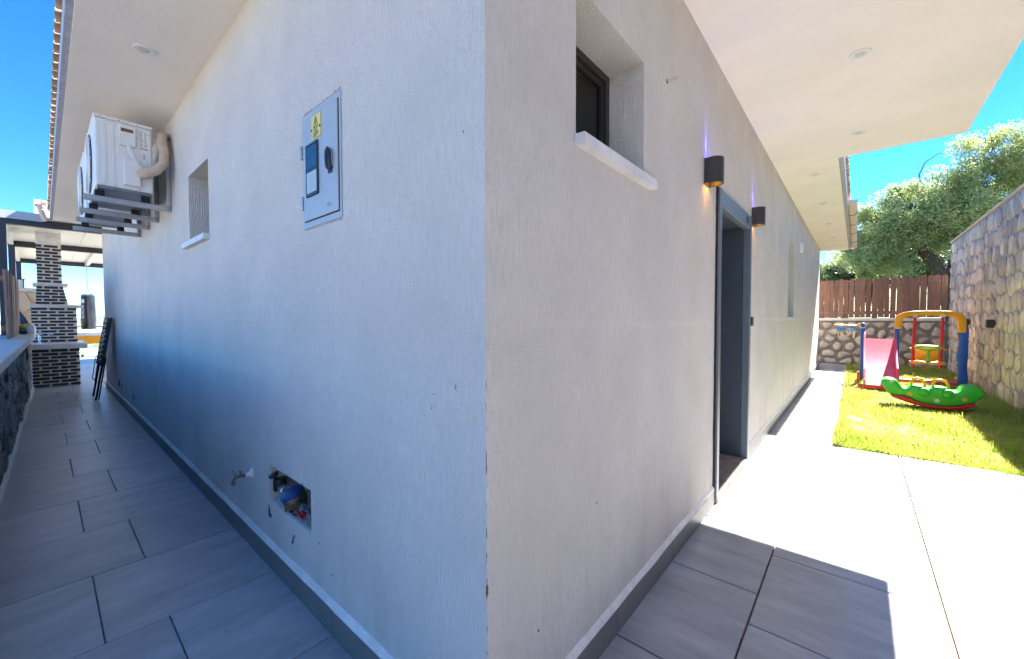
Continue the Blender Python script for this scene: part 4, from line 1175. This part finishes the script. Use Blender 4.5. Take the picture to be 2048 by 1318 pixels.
for k in range(4):
    a = PI/4+PI*k/2; b.tube([(pbx+.115*math.cos(a), pby+.115*math.sin(a), 1.80), (pbx, pby, 1.99)], .006, 6)
b.tube([(pbx, pby, 1.985), (pbx, pby, 2.69)], .011, 6)
b.build('chain', M['steel'], pb)
ltr = math.radians(-44)
def bagmap(u, v):       # letters run down the bag, u along -z
    a = ltr + v/.145
    return (pbx+.1475*math.cos(a), pby+.1475*math.sin(a), 1.335-u)
text_part('lettering', 'CRAVZI', .078, bagmap, M['white_print'], pb)
b = MB(); b.add([bagmap(-.36+dv, du) for dv, du in ((0, -.02), (0, .035), (.09, .045), (.10, -.035))], [(0,1,2,3)]); b.build('emblem', M['white_print'], pb)

# glass railing at the terrace edge, table
gl = thing('glass_railing', 'frameless glass railing with dark top rail along the terrace edge', 'railing', (-17.4, 1, 0))
y = -1.2
while y < 3.1:
    MB().box((-17.405, y+.01, .04), (-17.393, y+1.06, .93)).build('pane', M['glassrail'], gl)
    for dy in (.2, .86): MB().box((-17.43, y+dy-.03, -.005), (-17.37, y+dy+.03, .10)).build('clamp', M['pergola'], gl)
    y += 1.07
MB().box((-17.42, -1.2, .9305), (-17.378, 3.08, .965)).build('top_rail', M['pergola'], gl)
MB().box((-17.56, -1.25, -.09), (-17.452, 3.2, .02)).build('edge_kerb', M['marble'], gl)
ot = thing('orange_counter', 'white topped counter with bright orange front standing on the terrace', 'counter', (-15.2, .5, 0))
MB().box((-15.5, -.42, .735), (-14.9, 1.5, .80)).build('top', M['marble'], ot, bevel=.008)
MB().box((-15.45, -.38, .52), (-14.95, 1.45, .7345)).build('apron', M['orange'], ot)
for (xx, yy) in ((-15.4, -.33), (-15.0, -.33), (-15.4, 1.3), (-15.0, 1.3), (-15.0, .42), (-15.4, .42)): MB().box((xx-.05, yy-.05, 0.0), (xx+.05, yy+.05, .5195)).build('leg', M['dkred'], ot)

# folded slatted chair leaning on the passage wall
fc = thing('folding_chair', 'folded black slatted chair leaning against the far end of the passage wall', 'folding chair', (-7.9, -.15, 0))
A, B_ = Vector((-7.9, -.225, .012)), Vector((-7.9, -.040, 1.215)); cd = (B_-A).normalized()
for sx in (-.24, .24):
    b = MB(); o_ = Vector((sx, 0, 0)); b.tube([A+o_, B_+o_], .013, 8); b.build('back_leg', M['black'], fc, smooth=True)
    b = MB(); b.tube([A+o_*.86+Vector((0, .03, 0)), A+o_*.86+Vector((0, .025, 0))+cd*.62], .009, 8); b.build('front_leg', M['black'], fc, smooth=True)
    b = MB(); b.tube([A+o_*.93+cd*.28+Vector((0, -.045, 0)), A+o_*.93+cd*.60+Vector((0, -.055, 0)), A+o_*.93+cd*.64+Vector((0, -.01, 0))], .006, 6); b.tube([A+o_*.93+cd*.28+Vector((0, -.045, 0)), A+o_*.93+cd*.24+Vector((0, 0, 0))], .006, 6); b.build('brace', M['black'], fc, smooth=True)
nn_ = Vector((0, cd.z, -cd.y))
for sx in (-.258, .258):
    b = MB(); b.bar(A+cd*.50-nn_*.012+Vector((sx, 0, 0)), A+cd*1.20-nn_*.012+Vector((sx, 0, 0)), .010, .052, up=tuple(nn_)); b.build('side_rail', M['black'], fc, bevel=.004, seg=1)
for k in range(9):
    c = A + cd*(.56+.075*k) - nn_*.012
    b = MB(); b.bar(c+Vector((-.25, 0, 0)), c+Vector((.25, 0, 0)), .055, .05, up=tuple(nn_)); b.build('slat', M['black'], fc, bevel=.004, seg=1)
    if 1 <= k <= 6:
        b = MB(); c2 = c - cd*.036; b.bar(c2+Vector((.2635, -.024, 0)), c2+Vector((.267, -.024, 0)), .008, .028, up=tuple(nn_)); b.build('clip', M['white_print'], fc)

# ------------------------------------------------------------------ play frame
PY = 9.25
pf_ = thing('play_frame', 'toddler play frame with pink slide, blue posts, yellow arch and swing', 'play frame', (1.4, PY, 0))
def post(x, y, h, w, wavy=False):
    b = MB(); n = 12; vs = []
    for i in range(n+1):
        z = h*i/n; k = w*(1 + (.10*math.sin(i*1.25+.4) if wavy else 0)) * (.80 if i == n else 1)
        dx = .006*math.sin(i*.9) if wavy else 0
        vs += [(x+dx-k/2, y-.05, z), (x+dx+k/2, y-.05, z), (x+dx+k/2, y+.05, z), (x+dx-k/2, y+.05, z)]
    fs = [(3,2,1,0), tuple(4*n+i for i in range(4))]
    for i in range(n):
        for j in range(4): fs.append((4*i+j, 4*i+(j+1) % 4, 4*i+4+(j+1) % 4, 4*i+4+j))
    b.add(vs, fs); o = b.build('post', M['t_blue'], pf_, bevel=.012, smooth=True); return o
XA, XBp, XC = .775, 1.238, 2.05
post(XA, PY, 1.09, .058); post(XBp, PY, 1.10, .064); pc = post(XC, PY+.12, 1.06, .115, True)
for x_, h_ in ((XA, .99), (XBp, .985)): MB().box((x_-.033, PY-.054, h_), (x_+.033, PY+.054, h_+.014)).build('band', M['white_print'], pf_)
for zz in (.16, .42, .66, .86): MB().lathe([(.022, -.012), (.026, 0), (.022, .012), (0, .014)], (XC-.062, PY+.10, zz), (-1,-.4,0), 12).build('plug', M['t_yellow'], pc, smooth=True)
# arch
arc_o, arc_i = [], []
xa, xb = XBp-.035, XC+.03
for k in range(25):
    t = k/24; a = PI*(1-t)
    sx = math.copysign(abs(math.cos(a))**.62, math.cos(a)); sz = abs(math.sin(a))**.55
    cx = (xa+xb)/2; arc_o.append((cx+sx*(xb-xa)/2, 1.06+.245*sz)); arc_i.append((cx+sx*((xb-xa)/2-.095), 1.055+.165*sz))
arc_o = [(xa, .99)] + arc_o + [(xb, .93)]; arc_i = [(xa+.095, .99)] + arc_i + [(xb-.095, .93)]
b = MB(); k = len(arc_o); fnA = lambda u, v, d: (u, PY+.06*(u-XBp)/(XC-XBp)*2+d, v)
for P_, d in ((arc_o, -.055), (arc_i, -.055), (arc_o, .055), (arc_i, .055)): b.v += [fnA(u, v, d) for u, v in P_]
for i in range(k-1):
    b.f += [(i, i+1, k+i+1, k+i), (2*k+i, 3*k+i, 3*k+i+1, 2*k+i+1), (i, 2*k+i, 2*k+i+1, i+1), (k+i, k+i+1, 3*k+i+1, 3*k+i)]
for i in (0, k-1): b.f.append((i, k+i, 3*k+i, 2*k+i))
b.build('arch', M['t_yellow'], pf_, bevel=.008, smooth=True)
# swing
S0, S1 = 1.465, 1.80
for sx in (S0, S1):
    MB().lathe([(.028, -.07), (.028, .07)], (sx, PY+.03, 1.215), (0,1,0), 14).build('pivot', M['t_grey'], pf_, smooth=True)
    b = MB(); b.tube([(sx, PY+.03, 1.215), (sx-.006, PY+.02, .9), (sx-.014, PY, .60), (sx-.018, PY-.01, .315)], [.020, .024, .022, .026], 10); b.build('swing_arm', M['t_red'], pf_, smooth=True)
sw_ = MB(); sw_.prism([(S0-.045, .385), (S1+.035, .385), (S1+.025, .43), (S1-.05, .445), ((S0+S1)/2, .425), (S0+.03, .445), (S0-.035, .43)], lambda u, v, d: (u, PY-.02+d, v), -.13, .15)
sw_ = sw_.build('swing_seat', M['t_yellow'], pf_, bevel=.012, smooth=True)
b = MB(); b.box((S0+.01, PY+.115, .44), (S1-.03, PY+.145, .70)); b.build('seat_back', M['t_yellow'], pf_, bevel=.012, smooth=True)
b = MB(); b.tube([(S0-.01, PY-.07, .66), (S0+.06, PY-.10, .685), ((S0+S1)/2-.01, PY-.11, .69), (S1-.07, PY-.10, .685), (S1-.01, PY-.07, .66)], .019, 10)
b.tube([(S0, PY-.085, .665), (S0+.08, PY-.13, .635), ((S0+S1)/2-.01, PY-.135, .622), (S1-.09, PY-.13, .635), (S1-.02, PY-.085, .665)], .016, 10)
b.tube([((S0+S1)/2-.01, PY-.13, .63), ((S0+S1)/2-.01, PY-.13, .52), ((S0+S1)/2-.01, PY-.12, .435)], [.024, .020, .032], 10); b.build('safety_bar', M['t_lime'], pf_, smooth=True)
for zz in (.41, .64):
    for sx in (S0-.045, S1+.03): MB().lathe([(.018, -.018), (.018, .018)], (sx, PY, zz), (1,0,0), 10).build('peg', M['t_orange'], pf_)
# slide
pts = []
for k in range(13):
    t = k/12; y = PY-.03-.98*t; z = .80 - .73*(t**1.0) + .05*math.sin(PI*t)*(-1) + (.045 if t > .93 else 0)*0
    pts.append((y, max(.065, z)))
b = MB(); xa, xb = XA+.045, XBp-.045
for (y, z) in pts: b.v += [(xa, y, z), (xb, y, z), (xb, y, z-.025), (xa, y, z-.025)]
for i in range(len(pts)-1):
    for j in range(4): b.f.append((4*i+j, 4*i+(j+1) % 4, 4*i+4+(j+1) % 4, 4*i+4+j))
b.f += [(0,1,2,3), tuple(4*(len(pts)-1)+q for q in range(4))]
b.build('slide_bed', M['t_pink'], pf_, smooth=True)
for x_, s in ((xa, -1), (xb, 1)):
    b = MB()
    for i, (y, z) in enumerate(pts):
        h = .125 if i < 11 else .07
        b.v += [(x_, y, z-.03), (x_+s*.032, y, z-.03), (x_+s*.036, y, z+h), (x_+s*.004, y, z+h)]
    for i in range(len(pts)-1):
        for j in range(4): b.f.append((4*i+j, 4*i+(j+1) % 4, 4*i+4+(j+1) % 4, 4*i+4+j))
    b.f += [(0,1,2,3), tuple(4*(len(pts)-1)+q for q in range(4))]
    b.build('slide_side', M['t_pink'], pf_, bevel=.008, smooth=True)
b = MB(); b.box((XA-.06, PY-1.02, .004), (XBp+.03, PY-.90, .06)); b.box((XA-.07, PY-.12, .004), (XA-.032, PY+.12, .17)); b.build('slide_foot', M['t_red'], pf_, bevel=.012)
b = MB(); b.tube([(XBp, PY-.05, .07), (1.6, PY-.02, .075), (XC-.06, PY+.08, .07)], .035, 10); b.build('base_tube', M['t_pink'], pf_, smooth=True)
# basketball ring
HZ, hy = 1.035, PY+.28
b = MB(); b.tube([(XA-.02, PY+.02, HZ+.02), (XA-.07, PY+.15, HZ+.01)], .024, 10)
hc = (XA-.235, hy)
b.tube([(hc[0]+.19*math.cos(2*PI*k/32), hc[1]+.19*math.sin(2*PI*k/32), HZ) for k in range(33)], .014, 8, False); b.build('hoop', M['t_yellow'], pf_, smooth=True)
b = MB()
for k in range(14):
    a, c = 2*PI*k/14, 2*PI*(k+.5)/14
    b.tube([(hc[0]+.185*math.cos(a), hc[1]+.185*math.sin(a), HZ-.01), (hc[0]+.155*math.cos(c), hc[1]+.155*math.sin(c), HZ-.065), (hc[0]+.13*math.cos(a), hc[1]+.13*math.sin(a), HZ-.12)], .006, 5)
    b.tube([(hc[0]+.185*math.cos(a), hc[1]+.185*math.sin(a), HZ-.01), (hc[0]+.155*math.cos(a-.22), hc[1]+.155*math.sin(a-.22), HZ-.065), (hc[0]+.13*math.cos(a), hc[1]+.13*math.sin(a), HZ-.12)], .006, 5)
b.build('net', M['net'], pf_)
b = MB()
for k in range(7):
    a = 2*PI*k/7+.3; b.tube([(hc[0]+.13*math.cos(a), hc[1]+.13*math.sin(a), HZ-.115), (hc[0]+.12*math.cos(a+.1), hc[1]+.12*math.sin(a+.1), HZ-.20-.04*(k % 3 == 0))], [.008, .012], 6)
b.build('tassel', M['tassel'], pf_)

# ------------------------------------------------------------------ rocker
rk = thing('rocking_seesaw', 'green plastic rocking seesaw with yellow handles and red runners on the lawn', 'seesaw', (1.44, 6.95, 0))
zp = [(665,905),(684,880),(715,864),(760,858),(815,864),(856,885),(885,925),(912,965),(945,985),(985,968),(1010,945),(1040,932),(1120,938),(1180,955),(1215,962),(1250,945),(1290,935),(1390,938),(1440,955),(1480,980),(1515,985),(1545,965),(1560,925),(1590,898),(1640,884),(1690,882),(1740,898),(1780,930),(1808,965),(1785,1012),(1735,1062),(1690,1098),(1620,1128),(1520,1160),(1400,1176),(1280,1176),(1150,1160),(1040,1122),(945,1076),(905,1082),(860,1086),(810,1078),(765,1068),(720,1010),(690,965)]
rx = lambda a: .953+(a-665)*.000845
rz = lambda a: .035+(1185-a)*.00098
fnK = lambda u, v, d: (u, 6.95+d+.06*(u-1.44), v)
b = MB(); b.prism([(rx(a), rz(c)) for a, c in zp], fnK, -.14, .14)
bod = b.build('body', M['t_green'], rk, bevel=.03, seg=4, smooth=True)
b = MB(); lo_ = [(770,1066),(860,1082),(940,1072),(1040,1118),(1160,1156),(1290,1172),(1420,1170),(1530,1155),(1640,1118),(1705,1090),(1690,1130),(1640,1165),(1560,1194),(1450,1206),(1300,1210),(1150,1196),(1000,1165),(880,1130),(800,1100)]
b.prism([(rx(a), rz(c)-.004) for a, c in lo_], fnK, -.152, -.09); b.prism([(rx(a), rz(c)-.004) for a, c in lo_], fnK, .09, .152); b.build('runner', M['t_red'], rk, bevel=.006, smooth=True)
for hx0, hx1 in ((1030, 1172), (1272, 1425)):
    xa, xb = rx(hx0), rx(hx1); z0 = rz(945)
    pth = [(xa, z0), (xa-.005, z0+.055), (xa+.02, z0+.095), ((xa+xb)/2, z0+.104), (xb-.022, z0+.09), (xb+.006, z0+.045), (xb+.004, z0-.02)]
    b = MB(); b.tube([fnK(u, v, -.03) for u, v in pth], .0155, 10); b.build('handle', M['t_yellow'], rk, smooth=True)
for hx_ in (1160, 1420):
    b = MB(); c = fnK(rx(hx_), rz(1010), -.135)
    b.lathe([(.06, 0), (.055, .03), (.035, .045), (0, .05)], c, (0,-1,0), 18); b.build('knee_hump', M['t_green'], bod, smooth=True)
for (a, c, r, mt) in ((1005, 1050, .024, 't_orange'), (1590, 1066, .024, 't_orange'), (1303, 1108, .025, 't_grey')):
    b = MB(); q = fnK(rx(a), rz(c), -.141); b.lathe([(r, -.004), (r, .002), (0, .003)], q, (0,-1,0), 16); b.build('spot', M[mt], rk)
b = MB(); q = fnK(rx(790), rz(885), -.142); b.lathe([(.022, -.004), (.022, .002), (0, .003)], q, (0,-1,.3), 16); b.build('eye', M['t_grey'], rk)

# ------------------------------------------------------------------ grass
NB = 62000
gx = nrng.uniform(.53, 2.24, NB); 
gy = 4.075 + (12.45-4.075)*nrng.random(NB)**1.6
L_ = nrng.normal(.036, .012, NB).clip(.012, .09)
clump = (np.sin(gx*7.1+1.3)*np.sin(gy*5.3)+np.sin(gx*3.3+gy*2.7))*.25+1
edge = np.where((np.abs(gx-.56) < .05) | (gy > 11.8) | (gx > 2.12), 1.8, 1.0)
patch = np.sin(gx*4.7+gy*1.9+.6)+np.sin(gx*9.1-gy*6.3)+np.sin(gy*3.7+1.1)+.6*np.sin(gx*17+gy*13)
L_ = L_*clump*edge*np.where(patch > 1.35, .45, 1.0)*np.where(nrng.random(NB) < .04, 1.9, 1.0)
th = nrng.uniform(0, 2*PI, NB); ln = nrng.uniform(.15, .9, NB)*L_
wd = nrng.uniform(.0018, .0038, NB)*(1+.12*(gy-4))
dx, dy = np.cos(th), np.sin(th)
z0 = np.full(NB, -.02)
V = np.zeros((NB, 5, 3)); 
V[:, 0] = np.c_[gx-dy*wd, gy+dx*wd, z0]; V[:, 1] = np.c_[gx+dy*wd, gy-dx*wd, z0]
mx_, my_ = gx+dx*ln*.35, gy+dy*ln*.35
V[:, 2] = np.c_[mx_+dy*wd*.7, my_-dx*wd*.7, z0+L_*.62]; V[:, 3] = np.c_[mx_-dy*wd*.7, my_+dx*wd*.7, z0+L_*.62]
V[:, 4] = np.c_[gx+dx*ln, gy+dy*ln, z0+L_]
base = np.arange(NB)*5
Q1 = np.c_[base, base+1, base+2, base+3]; Q2 = np.c_[base+3, base+2, base+4, base+4]
tri = np.r_[np.c_[base, base+1, base+2], np.c_[base, base+2, base+3], np.c_[base+3, base+2, base+4]]
gr = np_mesh('grass', V.reshape(-1, 3), tri, M['ygrass'])
tag(gr, 'short bright sunlit grass covering the small lawn', 'grass', kind='stuff')
# taller weeds at the lawn's right edge
NW = 1500
# ------------------------------------------------------------------ trees
def leaves(blobs, count, size, seed, aspect=.34):
    g = np.random.default_rng(seed)
    vol = np.array([b_[3]**2.2 for b_ in blobs]); cnt = (count*vol/vol.sum()).astype(int)
    P_ = []
    for (x, y, z, r), c in zip(blobs, cnt):
        nc = max(6, int(26*r*r)); d = g.normal(size=(nc, 3)); d /= np.linalg.norm(d, axis=1)[:, None]
        cc = d*(r*(.35+.65*g.random(nc)**.6))[:, None]*np.array([1, 1, .8])
        idx = g.integers(0, nc, c); s = g.uniform(.09, .19, nc)[idx]
        P_.append(np.array([x, y, z]) + cc[idx] + g.normal(size=(c, 3)).clip(-1.9, 1.9)*s[:, None])
    P_ = np.concatenate(P_); n = len(P_)
    d = g.normal(size=(n, 3)); d[:, 2] = d[:, 2]*.7+.15; d /= np.linalg.norm(d, axis=1)[:, None]
    e = np.cross(d, g.normal(size=(n, 3))); e /= np.linalg.norm(e, axis=1)[:, None]
    l = (size*g.uniform(.6, 1.3, n))[:, None]; w = l*aspect
    V = np.stack([P_-d*l*.5, P_+e*w*.5, P_+d*l*.5, P_-e*w*.5], 1).reshape(-1, 3)
    return V, np.arange(n*4).reshape(n, 4)
def tree(name, label, base, trunks, blobs, count, size, mt, seed, group='trees beyond the garden fence'):
    t = thing(name, label, 'tree', base, group)
    tr = MB(); r = random.Random(seed)
    for pts, r0, r1 in trunks:
        sm = []
        for i in range(len(pts)-1):
            a, c = Vector(pts[i]), Vector(pts[i+1])
            for k in range(4): sm.append(a.lerp(c, k/4) + Vector((r.gauss(0, .03), r.gauss(0, .03), 0)))
        sm.append(Vector(pts[-1])); n = len(sm)
        tr.tube(sm, [(r0+(r1-r0)*i/(n-1))*r.uniform(.9, 1.12) for i in range(n)], 10)
        tip = sm[-1]
        for bl in blobs:
            c = Vector(bl[:3])
            src = min(sm[n//2:], key=lambda q: (q-c).length)
            if (src-c).length < 3.2:
                mid = src.lerp(c, .5) + Vector((r.gauss(0, .12), r.gauss(0, .12), r.uniform(.0, .2)))
                tr.tube([src, mid, c], [r1*.8, r1*.5, .012], 7)
                for q in range(5):
                    dv = Vector((r.gauss(0, 1), r.gauss(0, 1), r.gauss(.2, .7))).normalized()*bl[3]*.8
                    tr.tube([mid.lerp(c, r.random()), c+dv*.5+Vector((0, 0, .1)), c+dv], [.018, .011, .004], 5)
    tr.build('trunk', M['bark'], t, smooth=True)
    V, Q = leaves(blobs, count, size, seed)
    np_mesh('crown', V, Q, mt, t)
    return t
tree('olive_tree', 'big old olive tree leaning left behind the fence with a broad pale crown', (2.75, 16.2, 0),
     [([(2.75, 16.2, -.1), (2.6, 16.2, 1.9), (2.35, 16.1, 2.8), (1.75, 16.0, 3.6), (1.2, 15.9, 4.0)], .15, .06),
      ([(2.8, 16.3, 1.6), (2.45, 16.4, 2.9), (2.0, 16.4, 3.7), (1.75, 16.3, 4.3)], .11, .05)],
     [(.75, 16, 3.35, .65), (1.1, 16, 4.1, .75), (1.9, 16.2, 4.45, .85), (2.6, 16.4, 4.75, .9), (1.7, 17.2, 3.9, .9), (2.5, 17.4, 3.9, .95), (1.05, 17, 3.0, .6), (1.25, 15.5, 3.35, .5), (.85, 15.6, 2.75, .5), (2.15, 15.5, 3.75, .5), (1.75, 15.6, 2.75, .4), (2.7, 15.7, 3.4, .45), (3.1, 15.8, 4.1, .6)], 84000, .085, M['leaf'], 3)
tree('olive_tree', 'upright olive tree with a high crown rising behind the tall stone wall', (3.0, 17.0, 0),
     [([(2.95, 16.7, -.1), (2.8, 16.7, 2.4), (2.85, 16.8, 3.4), (3.3, 16.9, 4.3)], .15, .06)],
     [(3.4, 16.8, 5.0, 1.0), (3.55, 17, 6.0, .75), (4.3, 17, 5.2, 1.1), (4.4, 17.2, 6.2, .6), (3.4, 17.6, 4.1, 1.0), (4.5, 17.4, 4.2, 1.1), (5.6, 17.4, 5.1, 1.2), (5.6, 17.5, 3.8, 1.2)], 70000, .085, M['leaf_yellow'], 4)
tree('evergreen_tree', 'dark leafy evergreen tree low behind the fence, left of the leaning olive trunk', (.9, 19.5, 0),
     [([(.2, 19.5, .4), (.5, 19.4, 2.4), (1.3, 19.3, 3.4)], .12, .06)],
     [(.3, 19.5, 2.9, .8), (1.2, 19.6, 3.3, .9), (2.1, 19.8, 3.0, 1.0), (1.0, 19.8, 2.3, .9), (3.2, 20, 2.8, 1.0)], 42000, .10, M['leaf_dark'], 5)
tree('olive_tree', 'small pale olive tree showing between the house end and the gutter pipe', (-.6, 21, 0),
     [([(-.5, 21, .5), (-.4, 21, 2.2), (-.2, 21, 3.0)], .10, .05)],
     [(-.7, 21, 3.0, .75), (-.1, 21.2, 2.6, .75), (-1.5, 21.3, 2.8, .9), (.4, 21.5, 3.1, .7)], 26000, .09, M['leaf_yellow'], 6)
tree('olive_tree', 'distant olive tree filling the gap behind the leaning trunk', (2.5, 24, 1),
     [([(2.5, 24, .8), (2.5, 24, 3.0), (2.6, 24, 4.2)], .15, .07)],
     [(1.4, 24, 4.6, 1.2), (2.8, 24.2, 5.0, 1.3), (4.2, 24.2, 5.2, 1.4), (2.2, 24, 3.4, 1.2), (3.6, 24, 3.5, 1.3), (5.6, 24.4, 4.6, 1.5), (.6, 24.2, 3.6, 1.0)], 52000, .12, M['leaf'], 7)
tw = MB(); tw.tube([(2.2, 16.2, 4.4), (2.05, 16, 4.95), (1.99, 16, 5.32), (2.11, 16, 5.65), (2.35, 16, 5.83), (2.58, 16, 5.84)], [.03, .022, .016, .012, .009, .005], 7)
tw.build('bare_branch', M['bark'], bpy.data.objects['olive_tree'], smooth=True)
tw = MB(); tw.tube([(2.12, 16.0, 4.75), (2.06, 15.98, 4.95), (2.0, 15.97, 5.08)], [.05, .065, .03], 9)
tw.build('dead_stub', M['coping_tan'], bpy.data.objects['olive_tree'], smooth=True)
# ------------------------------------------------------------------ haze over the valley
hz = MB().box((-13100, -13100, -75), (13100, 13100, 360)).build('haze', None)
hm = bpy.data.materials.new('valley_haze'); hm.use_nodes = True
hn = hm.node_tree; hn.nodes.remove(hn.nodes['Principled BSDF'])
pv = hn.nodes.new('ShaderNodeVolumePrincipled'); pv.inputs['Color'].default_value = (0.5, 0.74, 1.0, 1); pv.inputs['Density'].default_value = 0.000018
hn.links.new(pv.outputs[0], hn.nodes['Material Output'].inputs['Volume'])
hz.data.materials.append(hm)
tag(hz, 'pale blue haze over the distant valley and hills', 'haze', kind='stuff')
